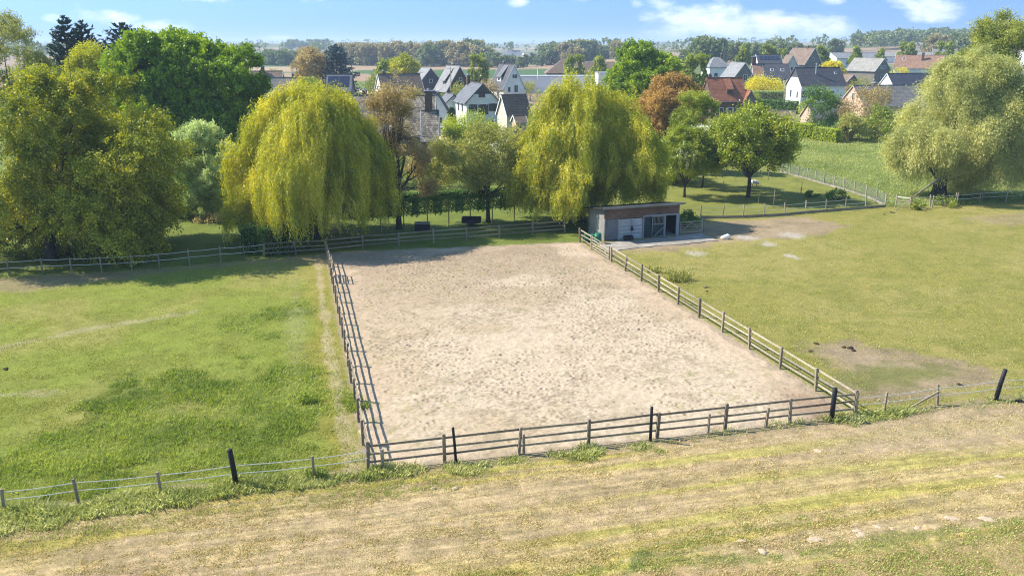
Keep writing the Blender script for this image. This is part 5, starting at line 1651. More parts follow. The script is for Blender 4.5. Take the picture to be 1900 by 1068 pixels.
# bronze tree, olive tree behind the far fence
p = T(738, 428)
tree('bronze_tree', 'tall sparse bronze-leaved tree right of the left willow', 'tree', (p[0], p[1] + 1),
     [(0, 0, 4.9, 3.4, 3, 3.6), (0, 0, 8.4, 2.6, 2.6, 4.2), (0, 0, 11.6, 1.6, 1.6, 2.4)], 64, .2, 1900, 12, .8, (.2, .13), 'brown', 210, h0=4, r0=.27, n_limbs=22, twigs=3, up=.7)
p = T(905, 415)
tree('fruit_tree', 'broad olive-green fruit tree between the two willows', 'tree', (p[0], p[1] + 1),
     [(-1.2, 0, 5.0, 4.6, 3.4, 3.6), (1.4, 0, 4.6, 3.6, 3, 2.8)], 56, .24, 2000, 13, .75, (.22, .14), 'olive', 211, h0=2.6, r0=.22, n_limbs=22, twigs=3, up=.4)
p = T(1388, 366)
tree('cherry_tree', 'round green cherry tree with bare trunk in the orchard', 'tree', p,
     [(-.6, 0, 5.4, 4.5, 4.2, 3.7), (-.2, 0, 7.6, 2.4, 2.2, 2.0)], 70, .21, 2100, 14, 1.0, (.32, .2), 'pear', 212, h0=2.7, r0=.24, n_limbs=26, twigs=3, up=.55)
p = T(1303, 348)
tree('blossom_tree', 'small fruit tree with white blossom left of the cherry tree', 'tree', p,
     [(0, 0, 4.4, 2.5, 2.3, 3.0)], 50, .26, 1300, 12, .55, (.17, .12), 'blossom', 213, h0=1.7, r0=.14, n_limbs=14, twigs=2, up=.5)
tree('pear_tree', 'narrow fresh green tree behind the blossom tree, left of the red cottage', 'tree', (T(1298, 330)[0], 118),
     [(0, 0, 6.2, 2.4, 2.4, 4.4), (.2, 0, 3.6, 3.4, 2.8, 2.8)], 50, .27, 1900, 13, .7, (.24, .16), 'pear', 214, h0=2.2, r0=.22, n_limbs=14, up=.6)
tree('hazel_tree', 'light green bushy tree on the right flank of the right willow', 'tree', (T(1252, 350)[0], 98),
     [(0, 0, 4.4, 2.6, 2.4, 3.4)], 40, .3, 1500, 13, .55, (.2, .14), 'pear', 215, h0=1.4, r0=.15, n_limbs=10, up=.5)
x, _ = XZ(1236, 200, 132)
tree('copper_beech', 'copper-brown beech behind the right willow', 'tree', (x, 132),
     [(0, 0, 6.6, 5.0, 4.8, 4.8), (0, 0, 4.0, 4.6, 4.4, 3.4)], 60, .26, 3600, 14, .8, (.3, .2), 'beech', 216, h0=2.5, r0=.35, n_limbs=16, up=.4)
x, _ = XZ(1197, 150, 165)
tree('round_chestnut', 'big round deep green tree in the middle of the village', 'tree', (x, 165),
     [(0, 0, 8.8, 7.2, 6.6, 7.0), (0, 0, 5.2, 7.4, 6.6, 5)], 90, .24, 5600, 15, .9, (.44, .3), 'chestnut', 217, h0=3, r0=.5, n_limbs=14, up=.3)
# right-hand grey willow and birch
p = T(1765, 372)
w3 = (p[0], p[1] + 3)
tree('grey_willow', 'wide silvery green willow with a thick short trunk beside the meadow', 'tree', w3,
     [(.2, 0, 8.2, 5.8, 5.4, 5.6), (4.4, 0, 7.4, 5.4, 5, 5.6), (-2.6, -.4, 5.2, 3.8, 4, 3.2), (5.5, -.4, 5.2, 4.8, 4, 3.2), (1.5, 0, 12.4, 4.6, 4, 4.0), (4.5, 0, 10.5, 4.5, 4, 4)], 150, .19, 13500, 15, 1.3, (.36, .075), 'greywillow', 220, h0=1.7, r0=.85, n_limbs=20, twigs=0, droop=.95, up=.55, rough=.17, under=.98)
x, _ = XZ(1842, 100, 128)
tree('birch_tree', 'tall slender olive birch behind the grey willow', 'tree', (x, 128),
     [(0, 0, 15, 3.6, 3.5, 6.4), (-2.6, 0, 11.5, 2.8, 3, 5.5), (3.4, 0, 14, 2.6, 3, 5.6)], 70, .18, 2300, 13, 1., (.3, .19), 'birch', 221, h0=6, r0=.25, bark='bark_pale', n_limbs=20, twigs=1, up=.8)
lb = MB(); c0 = (*T(1690, 384), 0)
fb_ = empty('fallen_bough', (c0[0], c0[1] + 1.0, 0), 0, 'pale broken willow bough reaching down to the small gate', 'branch')
lb.tube([(0, 0, .4), (1.6, .4, 1.5), (3.6, .9, 2.8)], [.06, .1, .15], 7).build('limb', M['bark_pale'], fb_, 0, True)
lb = MB()
for k in range(7):
    t = .1 + .12 * k
    lb.tube([(3.6 * t, .9 * t, .4 + 2.4 * t), (3.6 * t - .6, .9 * t + .2 * (-1) ** k, .3 + 2.0 * t)], [.03, .008], 5)
lb.build('twigs', M['bark_pale'], fb_)

# row of pleached trees behind the far fence
prng = np.random.default_rng(55)
V, ti = hedge_leaves(np.array([-1.35, 0]), np.array([1.35, 0]), .55, 2.85, prng, 330, (.15, .11), .1, 1.35)
ok = prng.uniform(0, 1, len(V)) < .6
pc = quads('crown', V[ok], ti[ok], L['hedge'])
tb = MB().tube([(0, 0, -.1), (.02, 0, 1.2), (0, 0, 2.7)], [.06, .05, .025], 7)
for z in (1.5, 2.05, 2.6): tb.tube([(-1.3, 0, z), (0, 0, z - .06), (1.3, 0, z)], [.012, .025, .012], 5)
pt = tb.mesh('trunk'); pt.materials.append(M['bark_pale'])
plabs = ['espaliered tree in the flat-trimmed row, beside the left willow', 'espaliered tree in the row, second from the left willow', 'espaliered tree just right of the bronze tree trunk', 'espaliered tree right of the dark square box', 'espaliered tree in the middle of the trimmed row', 'espaliered tree left of the dark trailer', 'espaliered tree behind the fruit tree trunk', 'espaliered tree in the row beside the right willow']
for k, (px, py) in enumerate(((664, 436), (705, 432), (748, 429), (792, 425), (832, 421), (872, 418), (913, 415), (954, 411))):
    q = G(px, py)
    r = empty('pleached_tree', (q[0], q[1] + .6, 0), .13, plabs[k], 'tree', 'pleached trees behind the far fence')
    link('crown', pc, r); link('trunk', pt, r)
hedge('low_hedge', 'low dark hedge across the lawn behind the pleached row', T(680, 376), T(978, 360), .7, .8, 'hedge', 141, 110, (.2, .14))
hedge('bright_hedge', 'bright green clipped hedge by the meadow, left section', (XZ(1448, 250, 166)[0], 166), (XZ(1508, 250, 160)[0], 160), 1.3, 2.7, 'brighthedge', 142, 90, (.24, .17), group='bright clipped hedge at the meadow edge')
hedge('bright_hedge', 'bright green clipped hedge by the meadow, right section', (XZ(1512, 250, 159)[0], 159), (XZ(1556, 250, 154)[0], 154), 1.3, 2.3, 'brighthedge', 143, 90, (.24, .17), group='bright clipped hedge at the meadow edge')
hedge('garden_hedge', 'pale leafy hedge below the yellow bush', (XZ(1395, 180, 250)[0], 250), (XZ(1452, 180, 250)[0], 250), 1.5, 3.4, 'bush', 144, 60, (.3, .2))
hedge('garden_hedge', 'dark hedge in front of the modern white house', (XZ(1400, 190, 226)[0], 226), (XZ(1480, 190, 218)[0], 218), 1.5, 3.0, 'hedge', 145, 60, (.3, .2))
for (px, Y, r, h, lm, n, nm, lab) in (
        (1415, 262, 4.6, 5.6, 'yellow', 3000, 'golden_bush', 'brilliant yellow bush in front of the skylight house'),
        (1522, 176, 3.3, 7.6, 'hedge', 3000, 'garden_tree', 'dark green tree in front of the modern white house'),
        (1602, 172, 4.0, 8.6, 'brown', 3200, 'garden_tree', 'golden brown tree in front of the meadow farmhouse'),
        (1640, 158, 3.2, 5.0, 'pear', 2800, 'shrub', 'green shrub at the meadow edge left of the grey willow'),
        (1585, 156, 2.6, 4.0, 'olive', 2200, 'shrub', 'olive shrub at the end of the bright hedge'),
        (1568, 160, 1.7, 3.4, 'hedge', 1400, 'shrub', 'dark small shrub right of the bright hedge'),
        (875, 150, 4.2, 4.2, 'brighthedge', 3600, 'golden_bush', 'yellow-green bush below the white gabled house'),
        (945, 140, 2.6, 3.6, 'olive', 2200, 'shrub', 'grey-green shrub left of the right willow'),
        (925, 118, 2.6, 3.6, 'blossom', 1600, 'blossom_bush', 'whitish flowering bush behind the fruit tree'),
        (850, 215, 2.5, 5, 'hedge', 1500, 'shrub', 'green shrub left of the white house back wall'),
        (860, 232, 3.0, 5.5, 'olive', 1600, 'shrub', 'olive shrub beside the brown brick house'),
        (905, 236, 4.0, 5.5, 'brown', 1800, 'shrub', 'brownish shrub between brick house and steep white house'),
        (545, 205, 3.6, 8.0, 'brown', 1800, 'dark_tree', 'dark brown leafing tree above the left willow top'),
        (577, 200, 2.2, 9.0, 'pear', 1500, 'garden_tree', 'small green tree below the blue cedar'),
        (512, 262, 2.2, 9.6, 'pear', 1000, 'garden_tree', 'small round tree poking above the brown roof at left'),
        (700, 255, 2.6, 8.5, 'pear', 1500, 'garden_tree', 'slim green tree left of the brown-grey roof'),
        (1262, 108, 2.2, 4.6, 'pear', 2600, 'shrub', 'leafy green shrub right behind the stable roof'),
        (1236, 112, 2.0, 5.6, 'bush', 2400, 'shrub', 'pale green shrub between right willow and blossom tree'),
        (770, 222, 2.6, 4.6, 'olive', 1200, 'shrub', 'olive shrub in front of the brown-grey roofed house'),
        (822, 228, 2.0, 4.0, 'pear', 900, 'shrub', 'fresh green shrub left of the brown brick house'),
        (985, 268, 3.2, 5.0, 'olive', 1200, 'shrub', 'olive shrub before the left end of the long flat building'),
        (1392, 236, 2.6, 4.2, 'pear', 1200, 'shrub', 'green shrub right of the red cottage annexe'),
        (1462, 262, 2.4, 5.2, 'blossom', 1000, 'blossom_bush', 'pale flowering bush left of the modern house roof'),
        (1590, 268, 3.0, 5.6, 'olive', 1200, 'shrub', 'olive shrub between brown shed and blue-black roof'),
        (1660, 312, 3.0, 6.0, 'yellow', 1100, 'golden_bush', 'yellow-green bush at the left foot of the rust-brown roof'),
        (1730, 318, 3.0, 6.0, 'pear', 1100, 'shrub', 'green shrub under the white gable of the rust-brown roof'),
        (1500, 205, 2.2, 4.0, 'brighthedge', 1100, 'shrub', 'yellow-green shrub at the foot of the modern white house'),
        (1345, 262, 2.6, 5.0, 'pear', 1000, 'shrub', 'green shrub hiding the foot of the pale hipped house'),
        (800, 104, 2.6, 4.4, 'olive', 1500, 'shrub', 'olive shrub behind the pleached row, right of the bronze tree'),
        (978, 104, 2.6, 5.2, 'pear', 1500, 'shrub', 'green shrub behind the pleached row at the right willow edge'),
        (700, 106, 2.4, 4.6, 'bush', 1400, 'shrub', 'pale green shrub behind the left willow, beside the bronze tree'),
        (1445, 148, 1.4, 2.6, 'hedge', 900, 'shrub', 'dark shrub at the left end of the bright hedge')):
    x, _ = XZ(px, 200, Y)
    shrub(nm, lab, 'shrub' if 'tree' not in nm else 'tree', (x, Y), r, h, lm, int(px * 7 + Y), int(n * 2.4), (.3, .2), lobes=20)
x, _ = XZ(839, 240, 163)
conifer('cypress', 'dark narrow cypress left of the yellow-green bush', 'tree', (x, 163), 5.2, .8, 150, 'cypress', n_lev=22, n_br=8, leaf=(.4, .16), power=.45, per=14, z0=.03, droop=-.6)
x, z = XZ(622, 84, 262)
conifer('blue_cedar', 'broad blue-grey cedar behind the dark house', 'tree', (x, 262), z, 7.4, 151, 'cedar', n_lev=22, n_br=11, leaf=(1.0, .36), power=.42, per=22, z0=.05, droop=.12)
x, z = XZ(572, 92, 258)
tree('brown_beech', 'brown-leaved tree touching the left side of the blue cedar', 'tree', (x, 258), [(0, 0, 9.2, 4.4, 4.4, 6.4), (0, 0, 5, 4.4, 4, 4.4)], 54, .28, 1300, 12, 1.0, (.46, .3), 'brown', 152, h0=3, r0=.3)
x, z = XZ(748, 106, 285)
tree('yellow_maple', 'yellow-green rounded tree above the brown-grey roof', 'tree', (x, 285), [(0, 0, 8.0, 4.8, 4.6, 4.8), (0, 0, 4, 4.4, 4, 3.4)], 44, .3, 1300, 12, 1.0, (.46, .3), 'lime', 153, h0=3, r0=.3)

# small dense lime trees along the village street, one mesh, each its own
lrng = np.random.default_rng(300)
V, ti, C = crown([(0, 0, .56, .36, .36, .42), (0, 0, .38, .42, .42, .22)], 46, .26, 900, 6, .08, (.075, .05), lrng, up=.4)
lc = quads('crown', V, ti, L['pear'])
lt = trunk_mesh('trunk', .25, .025, C[:5], lrng, M['bark'])
for (px, top, Y, wd, lab) in ((711, 112, 300, 1.0, 'small dense green tree left of the yellow-green rounded tree'), (889, 103, 300, .95, 'small dense tree between brick house and steep white house'), (1064, 104, 335, 1.1, 'small dense tree in front of the hipped roof'), (1114, 106, 350, 1.1, 'small dense tree right of the hipped roof'),
                              (1290, 104, 240, .95, 'bright small tree right of the big round chestnut'), (1380, 83, 385, 1.0, 'small yellowish tree above the broad grey gable'), (1429, 84, 385, 1.15, 'small dense tree above the solar panels'), (1452, 92, 380, .8, 'narrow tree left of the tall brown-roofed house'), (1526, 86, 385, 1.2, 'wide dense tree right of the tall brown-roofed house'),
                              (1591, 87, 395, .95, 'small dense tree above the pale grey roof'), (1635, 91, 395, .95, 'small dense tree left of the rust-brown roof'), (1684, 80, 400, 1.1, 'small dense tree above the rust-brown roof'), (1756, 79, 400, 1.0, 'small dense tree beside the tall birch')):
    x, z = XZ(px, top, Y)
    b = tz(x, Y)
    r = empty('street_tree', (x, Y, b), random.uniform(0, 6), lab, 'tree', 'small dense trees along the village street')
    hgt = z - b
    for nm, me in (('crown', lc), ('trunk', lt)):
        o = link(nm, me, r); o.scale = (hgt * .82 * wd * .8, hgt * .82 * wd * .8, hgt * 1.0)
x, z = XZ(1548, 116, 300)
tree('yellow_maple', 'yellow-green small tree behind the modern house roof', 'tree', (x, 300), [(0, 0, 5.6, 3.0, 3, 3.0)], 30, .3, 700, 10, .8, (.45, .3), 'yellow', 154, h0=2, r0=.2)

# ------------------------------------------------------------------ distant trees: shared meshes, each its own thing
protos = []
for k in range(6):
    dr = np.random.default_rng(400 + k)
    if k < 4:
        V, ti, C = crown([(0, 0, .6, .42, .42, .4), (.12, 0, .42, .42, .4, .28), (0, 0, .22, .4, .4, .22)], 46, .28, 760, 6, .1, (.085, .06), dr, up=.3)
        cm = quads('crown', V, ti, L['far' if k < 2 else 'farbrown'])
    else:
        V, ti, C = crown([(0, 0, .58, .26, .26, .42), (0, 0, .25, .26, .26, .25)], 40, .26, 640, 6, .1, (.08, .055), dr, up=.6)
        cm = quads('crown', V, ti, L['far' if k == 4 else 'farbrown'])
    protos.append((cm, trunk_mesh('trunk', .3, .025, C[:5], dr, M['bark'])))
drng = np.random.default_rng(500)


def far_tree(px, top, Y, kind, label, group, wscale=1.):
    x, z = XZ(px, top, Y)
    b = tz(x, Y)
    h = max(4., z - b)
    r = empty('distant_tree', (x, Y, b), drng.uniform(0, 6.28), label, 'tree', group)
    for nm, me in zip(('crown', 'trunk'), protos[kind]):
        o = link(nm, me, r); o.scale = (h * wscale, h * wscale, h)


def grove(x0, x1, top0, top1, Y0, Y1, n, kinds, label, group, ws=1.0):
    for i in range(n):
        px = x0 + (x1 - x0) * (i + drng.uniform(.1, .9)) / n
        far_tree(px, drng.uniform(top0, top1), drng.uniform(Y0, Y1), kinds[drng.integers(len(kinds))], label, group, ws * drng.uniform(.8, 1.2))


grove(476, 560, 91, 101, 690, 740, 13, (0, 1), 'hazy green tree in the round grove above the left green field', 'grove above the left green field', 1.1)
grove(628, 680, 81, 86, 690, 730, 11, (2, 3), 'brownish poplar in the grove right of the blue cedar', 'poplar grove right of the cedar', .9)
grove(684, 770, 80, 86, 690, 730, 16, (2, 3, 5), 'brownish tree in the long grove above the yellow-green maple', 'long brown grove', .9)
grove(778, 895, 76, 90, 660, 740, 24, (0, 2, 3, 1), 'tree in the large mixed grove left of the open plain', 'large mixed grove', 1.0)
grove(895, 1010, 97, 107, 620, 760, 16, (0, 1), 'low hazy tree along the edge of the far plain', 'low trees on the plain', 1.1)
grove(1010, 1072, 79, 92, 690, 740, 12, (0, 1, 2), 'hazy tree in the clump left of the big round chestnut', 'clump left of the chestnut', 1.1)
grove(1075, 1180, 76, 96, 700, 760, 16, (0, 2, 1), 'hazy tree in the clump behind the big round chestnut', 'clump behind the chestnut', 1.1)
grove(1265, 1300, 90, 100, 520, 560, 5, (0, 1), 'tree on the field edge right of the big round chestnut', 'trees right of the chestnut', 1.0)
grove(1295, 1330, 68, 76, 470, 500, 3, (0,), 'tall dark tree standing above the field on the right', 'tall trees above the right field', .9)
grove(1330, 1480, 76, 90, 560, 640, 22, (0, 1, 2), 'hazy tree in the belt behind the village', 'tree belt behind the village', 1.0)
grove(1480, 1560, 82, 92, 640, 720, 10, (0, 1), 'hazy tree left of the wooded ridge', 'trees left of the wooded ridge', 1.0)
far_tree(1546, 74, 620, 4, 'dark tall tree at the left end of the wooded ridge', None, .9)
far_tree(1556, 76, 640, 0, 'pale rounded tree at the left end of the wooded ridge', None, .9)
grove(1725, 1800, 66, 76, 560, 640, 9, (0, 1, 2), 'olive tree on the slope left of the tall birch', 'trees left of the birch', 1.)
grove(1800, 1960, 58, 70, 560, 640, 14, (0, 2), 'olive tree on the slope behind the birch', 'trees behind the birch', 1.)
grove(330, 470, 84, 100, 700, 1000, 12, (0, 1), 'hazy tree on the left plain behind the chestnut', 'trees on the left plain', 1.)
grove(530, 610, 73, 79, 1650, 1750, 9, (0, 1), 'bluish tree on the crest of the hazy left hill', 'trees on the left hill', 1.1)


def merged_wood(name, label, n, fx, seed, leaf_n=70, kind='stuff'):
    rg = np.random.default_rng(seed)
    Vs, Ts = [], []
    for i in range(n):
        x, y, h = fx(rg)
        z = tz(x, y)
        V, ti, C = crown([(0, 0, h * .58, h * .4, h * .4, h * .42)], 12, .34, leaf_n, 4, h * .12, (h * .15, h * .11), rg, up=.3)
        Vs.append(V + np.array([x, y, z])); Ts.append(ti + rg.normal(0, .12))
    o = link(name, quads(name, np.concatenate(Vs), np.concatenate(Ts), L['far']))
    tag(o, label, None, None, 'stuff')


def ridge_pt(rg):
    y = rg.uniform(880, 1150)
    px = rg.uniform(1545, 2050)
    return (px - 950) / 1600 * y * 1.03, y, rg.uniform(12, 17)


merged_wood('ridge_wood', None, 420, ridge_pt, 601, 60)


def plain_pt(rg):
    y = 1 / rg.uniform(1 / 4600, 1 / 800)
    row = np.round(y / 180) * 180 + rg.normal() * 14
    return rg.uniform(-.62, .45) * row, row, rg.uniform(9, 17)


merged_wood('plain_trees', None, 330, plain_pt, 602, 26)


def hill_pt(rg):
    y = rg.uniform(2500, 5600)
    return rg.uniform(-.65, .65) * y, y, rg.uniform(9, 15)


merged_wood('hill_wood', None, 450, hill_pt, 603, 16)

# ------------------------------------------------------------------ small things in the fields
for k, (px, py, r, lab) in enumerate(((1597, 992, .26, 'pale sandy mound below the others in the mown field'), (1512, 1000, .3, 'pale sandy mound, leftmost large one in the mown field'), (1765, 961, .28, 'pale sandy mound beside the last one at the right of the mown field'), (1831, 962, .28, 'rightmost pale sandy mound in the mown field'), (1628, 977, .2, 'small pale mound above the green strip'), (1655, 981, .18, 'tiny pale mound right of the small one'), (1702, 979, .2, 'small pale mound between two pairs'),
                                 (1590, 985, .22, 'pale mound touching the lower one'), (1375, 1003, .16, 'tiny pale mound at the left of the row'), (1855, 884, .22, 'lone pale mound high in the field at the right'), (1518, 836, .22, 'flat pale mound below the near fence'), (1415, 1022, .2, 'faint pale mound left of the green strip'), (845, 905, .17, 'pale mound left of centre under the near fence'), (805, 905, .14, 'paler low mound in the worn turf left of centre'))):
    q = G(px, py)
    rg = np.random.default_rng(900 + k)
    V = []; f = []
    n = 18
    for j, fr in enumerate((1., .7, .35)):
        for i in range(n):
            a = 2 * math.pi * i / n
            rr = r * .72 * fr * (1 + .25 * math.sin(2 * a + k) + .15 * math.sin(5 * a + 2 * k))
            V.append((rr * 1.25 * math.cos(a), rr * math.sin(a), .012 + [-.02, .02, .03][j] + (rg.normal() * .006 if j else 0)))
    V.append((0, 0, .045))
    for j in range(2):
        for i in range(n): f.append((j * n + i, j * n + (i + 1) % n, (j + 1) * n + (i + 1) % n, (j + 1) * n + i))
    for i in range(n): f.append((2 * n + i, 2 * n + (i + 1) % n, 3 * n))
    o = MB().add(V, f).build('soil_mound', M['pale_soil'], None, 0, True)
    o.location = (*q, 0); tag(o, lab, 'mound', 'pale soil mounds in the mown field')
for k, (px, py, r, lab) in enumerate(((1310, 533, .28, 'dark dung heap behind the arena fence near the weeds'), (1312, 540, .2, 'small dark dung heap just below another'), (1394, 430, .22, 'dark dung lump on bare soil right of the white sack'), (1655, 395, .4, 'dark dung heap below the small gate'), (1642, 398, .25, 'small dung heap left of the larger one'), (1575, 645, .4, 'dark clod heap on the bare corner of the right pasture'), (1515, 637, .25, 'dark clod by the bare corner, left one'), (1505, 652, .22, 'flat clod nearest the rail fence'), (1890, 742, .35, 'dark heap by the fence at the right edge'), (1780, 713, .25, 'small clod near the black leaning post'), (12, 684, .22, 'dark clod at the left edge of the pasture'))):
    q = G(px, py)
    rg = np.random.default_rng(930 + k)
    b = MB()
    for i in range(5):
        o_ = rg.normal(size=3) * r * .5; o_[2] = 0
        b.tube([(o_[0], o_[1], -.02), (o_[0], o_[1], r * .2), (o_[0], o_[1], r * .38)], [r * .5, r * .42, r * .12], 8)
    o = b.build('dung_heap', M['dirt_heap'], None, 0, True); o.location = (*q, 0); o.scale = (.72, .72, .6)
    tag(o, lab, 'heap', 'dark heaps in the pastures')


def weed(label, px, py, r, h, n, lm, seed):
    rg = np.random.default_rng(seed)
    q = G(px, py)
    a = rg.uniform(0, 6.28, n); rr = r * np.sqrt(rg.uniform(0, 1, n))
    base = np.stack([rr * np.cos(a) * .8, rr * np.sin(a) * .6, np.zeros(n)], 1)
    m = 7
    Vs, Ts = [], []
    for i in range(n):
        hh = h * rg.uniform(.5, 1.1)
        t = np.linspace(.1, 1, m)[:, None]
        P = base[i] + t * np.array([base[i][0] * .5 + rg.normal() * .08, base[i][1] * .5 + rg.normal() * .08, hh])
        Vs.append(leaf_quads(P, .16, .05, rg, np.array([[0, 0, .8]]), .8)); Ts.append(rg.normal(.4, .2) + rg.normal(0, .1, m))
    o = link('weed_clump', quads('weed_clump', np.concatenate(Vs), np.concatenate(Ts), L[lm]))
    o.location = (*q, 0)
    tag(o, label, 'plant')


weed('clump of tall grey-green weeds behind the pale arena fence', 1258, 520, 1.0, .8, 210, 'olive', 71)
weed('small weed clump left of the tall weeds behind the pale fence', 1212, 505, .6, .5, 70, 'olive', 72)
weed('dark thistle clump in the lush left pasture', 572, 748, .4, .45, 80, 'lush', 73)
weed('weeds at the foot of the near-left stakes', 590, 884, .4, .4, 60, 'lush', 74)
shrub('shrub', 'dark low bush at the end of the wire mesh fence', 'shrub', T(1553, 372), 1.1, .9, 'hedge', 75, 1300, (.14, .1))
shrub('shrub', 'dark low shrub in the tree shadow by the stout stake', 'shrub', T(1505, 366), .9, .6, 'hedge', 76, 900, (.14, .1))
shrub('shrub', 'weedy bush below the small gate struts', 'shrub', T(1708, 388), 1.0, .7, 'pear', 77, 900, (.14, .09))
shrub('shrub', 'weedy bush among stakes under the grey willow', 'shrub', T(1750, 383), 1.3, .8, 'pear', 78, 1100, (.14, .09))
shrub('shrub', 'dark leafy bush beside the stable gate, behind it', 'shrub', T(1272, 420), 1.0, 1.3, 'hedge', 79, 1400, (.16, .12))

# ------------------------------------------------------------------ light, sky, air, camera
sun_v = Vector((-1.0, .24, 1.0)).normalized()
sl = bpy.data.lights.new('sun', 'SUN'); sl.energy = 4.3; sl.angle = R(.5); sl.color = (1, .935, .83)
so = bpy.data.objects.new('sun', sl); COL.objects.link(so)
so.rotation_euler = sun_v.to_track_quat('Z', 'Y').to_euler()
so.location = (-40, 20, 60)

W = bpy.data.worlds.new('World'); SC.world = W; W.use_nodes = True
nt = W.node_tree; nt.nodes.clear()
out = nt.nodes.new('ShaderNodeOutputWorld')
bg = nt.nodes.new('ShaderNodeBackground'); bg.inputs[1].default_value = .135
sk = nt.nodes.new('ShaderNodeTexSky'); sk.sky_type = 'NISHITA'; sk.sun_disc = False
sk.sun_elevation = math.asin(sun_v.z); sk.sun_rotation = math.atan2(sun_v.x, sun_v.y) % (2 * math.pi)
sk.air_density = 1.0; sk.dust_density = .3; sk.ozone_density = 2.5; sk.altitude = 50
tc = nt.nodes.new('ShaderNodeTexCoord')
sx = nt.nodes.new('ShaderNodeSeparateXYZ'); nt.links.new(tc.outputs['Generated'], sx.inputs[0])


def mth(op, a, b=None, clamp=False):
    n = nt.nodes.new('ShaderNodeMath'); n.operation = op; n.use_clamp = clamp
    for i, v in enumerate((a, b)):
        if v is None: continue
        if isinstance(v, (int, float)): n.inputs[i].default_value = v
        else: nt.links.new(v, n.inputs[i])
    return n.outputs[0]


# near the horizon use the bluer sky from a little higher up
lift = mth('MULTIPLY', mth('POWER', mth('SUBTRACT', 1.0, mth('ABSOLUTE', sx.outputs[2]), True), 6.), .6)
cs = nt.nodes.new('ShaderNodeCombineXYZ')
nt.links.new(sx.outputs[0], cs.inputs[0]); nt.links.new(sx.outputs[1], cs.inputs[1])
nt.links.new(mth('ADD', mth('ABSOLUTE', sx.outputs[2]), lift), cs.inputs[2])
nrm = nt.nodes.new('ShaderNodeVectorMath'); nrm.operation = 'NORMALIZE'
nt.links.new(cs.outputs[0], nrm.inputs[0]); nt.links.new(nrm.outputs[0], sk.inputs[0])
yy = mth('MAXIMUM', sx.outputs[1], .05)
az = mth('DIVIDE', sx.outputs[0], yy); el = mth('DIVIDE', sx.outputs[2], yy)
cv = nt.nodes.new('ShaderNodeCombineXYZ')
nt.links.new(mth('MULTIPLY', az, 9.), cv.inputs[0]); nt.links.new(mth('MULTIPLY', el, 20.), cv.inputs[1])
nz = nt.nodes.new('ShaderNodeTexNoise'); nz.inputs['Scale'].default_value = 1.6; nz.inputs['Detail'].default_value = 8; nz.inputs['Roughness'].default_value = .62
nt.links.new(cv.outputs[0], nz.inputs[0])
acc = None
for (px, py, wx, wy, amp) in ((1290, 44, 112, 42, 1.), (1420, 54, 150, 38, 1.05), (1500, 62, 95, 24, .9), (1240, 66, 60, 24, .85), (1735, 15, 62, 26, 1.), (1690, 4, 50, 16, .8), (1858, 40, 28, 13, .7), (1535, 3, 30, 9, .8), (958, 5, 22, 10, .7), (1080, 0, 30, 6, .7), (1180, 10, 14, 8, .5),
                              (105, 34, 35, 10, .6), (190, 34, 75, 14, .8), (300, 52, 55, 16, .9), (520, 71, 36, 6, .9), (718, 77, 16, 4, .7), (400, -25, 240, 26, .7), (1050, -60, 300, 34, .8)):
    a0 = (px - 950) / F
    v = (534 - py) / F
    e0 = (-SP + v * CP) / (CP + v * SP); a0 = a0 / (CP + v * SP)
    dx = mth('DIVIDE', mth('SUBTRACT', az, a0), wx / F); dy = mth('DIVIDE', mth('SUBTRACT', el, e0), wy / F)
    r2 = mth('ADD', mth('MULTIPLY', dx, dx), mth('MULTIPLY', dy, dy))
    g = mth('MULTIPLY', mth('SUBTRACT', 1.15, r2), amp)
    acc = g if acc is None else mth('MAXIMUM', acc, g)
acc = mth('MAXIMUM', acc, -.6)
cl = mth('ADD', mth('MULTIPLY', acc, .55), mth('MULTIPLY', mth('SUBTRACT', nz.outputs[0], .5), 2.6))
mr = nt.nodes.new('ShaderNodeMapRange'); mr.interpolation_type = 'SMOOTHSTEP'
mr.inputs[1].default_value = .0; mr.inputs[2].default_value = 1.0
nt.links.new(cl, mr.inputs[0])
front = mth('MULTIPLY', mr.outputs[0], mth('GREATER_THAN', sx.outputs[1], .06))
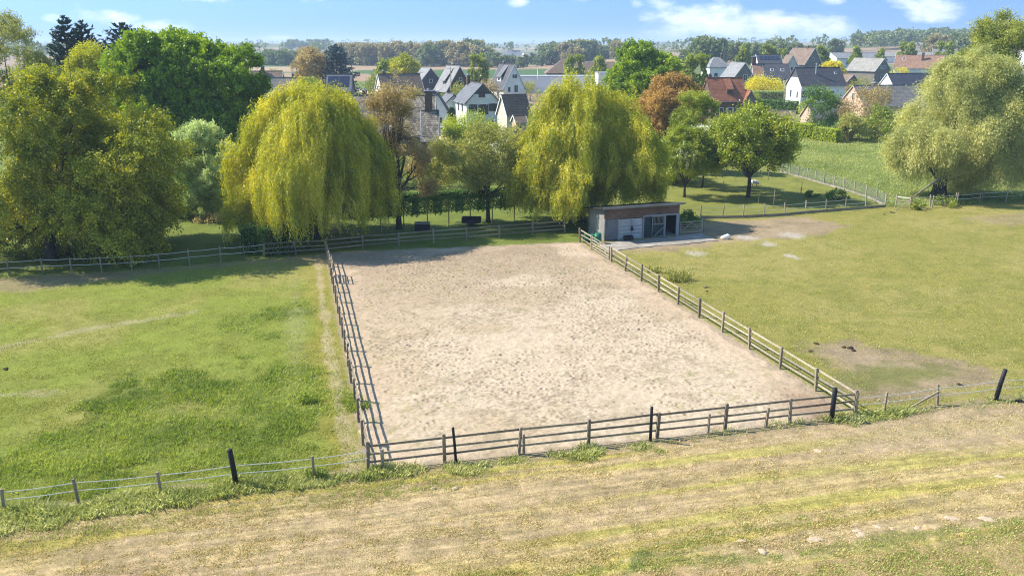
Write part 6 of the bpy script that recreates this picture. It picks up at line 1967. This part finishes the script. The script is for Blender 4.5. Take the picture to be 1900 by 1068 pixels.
tint = nt.nodes.new('ShaderNodeMix'); tint.data_type = 'RGBA'; tint.blend_type = 'MULTIPLY'; tint.inputs[0].default_value = 1
tint.inputs[7].default_value = (.83, .96, .97, 1)
nt.links.new(sk.outputs[0], tint.inputs[6])
mix = nt.nodes.new('ShaderNodeMix'); mix.data_type = 'RGBA'
nt.links.new(mth('MULTIPLY', front, .8), mix.inputs[0])
nt.links.new(tint.outputs[2], mix.inputs[6]); mix.inputs[7].default_value = (5.6, 5.7, 5.9, 1)
nt.links.new(mix.outputs[2], bg.inputs[0])
nt.links.new(bg.outputs[0], out.inputs[0])

# the air of the far plain
hb_ = MB().box((0, 5600, 29), (36000, 11800, 64))
hz = hb_.build('haze', None)
m, nt2, out2 = mat('air')
pv = nt2.nodes.new('ShaderNodeVolumePrincipled')
pv.inputs['Color'].default_value = (.66, .82, 1, 1); pv.inputs['Density'].default_value = .00023; pv.inputs['Anisotropy'].default_value = .1
nt2.links.new(pv.outputs[0], out2.inputs['Volume'])
hz.data.materials.clear(); hz.data.materials.append(m)
tag(hz, kind='stuff')

cam = bpy.data.cameras.new('camera'); co = bpy.data.objects.new('camera', cam); COL.objects.link(co)
cam.sensor_width = 36; cam.lens = 36 * F / 1900
co.location = (0, 0, CH); co.rotation_euler = (math.pi / 2 - PIT, 0, 0)
cam.clip_end = 30000; cam.clip_start = .1
SC.camera = co

SC.render.engine = 'CYCLES'
cy = SC.cycles
cy.max_bounces = 5; cy.diffuse_bounces = 3; cy.glossy_bounces = 2; cy.transmission_bounces = 3; cy.transparent_max_bounces = 8; cy.volume_bounces = 0
cy.caustics_reflective = False; cy.caustics_refractive = False
cy.use_denoising = True; cy.denoiser = 'OPENIMAGEDENOISE'; cy.denoising_prefilter = 'NONE'; cy.use_adaptive_sampling = False
cy.pixel_filter_type = 'BLACKMAN_HARRIS'; cy.filter_width = 1.15
SC.view_settings.view_transform = 'Standard'; SC.view_settings.look = 'None'
SC.view_settings.exposure = 1.14; SC.view_settings.gamma = 1
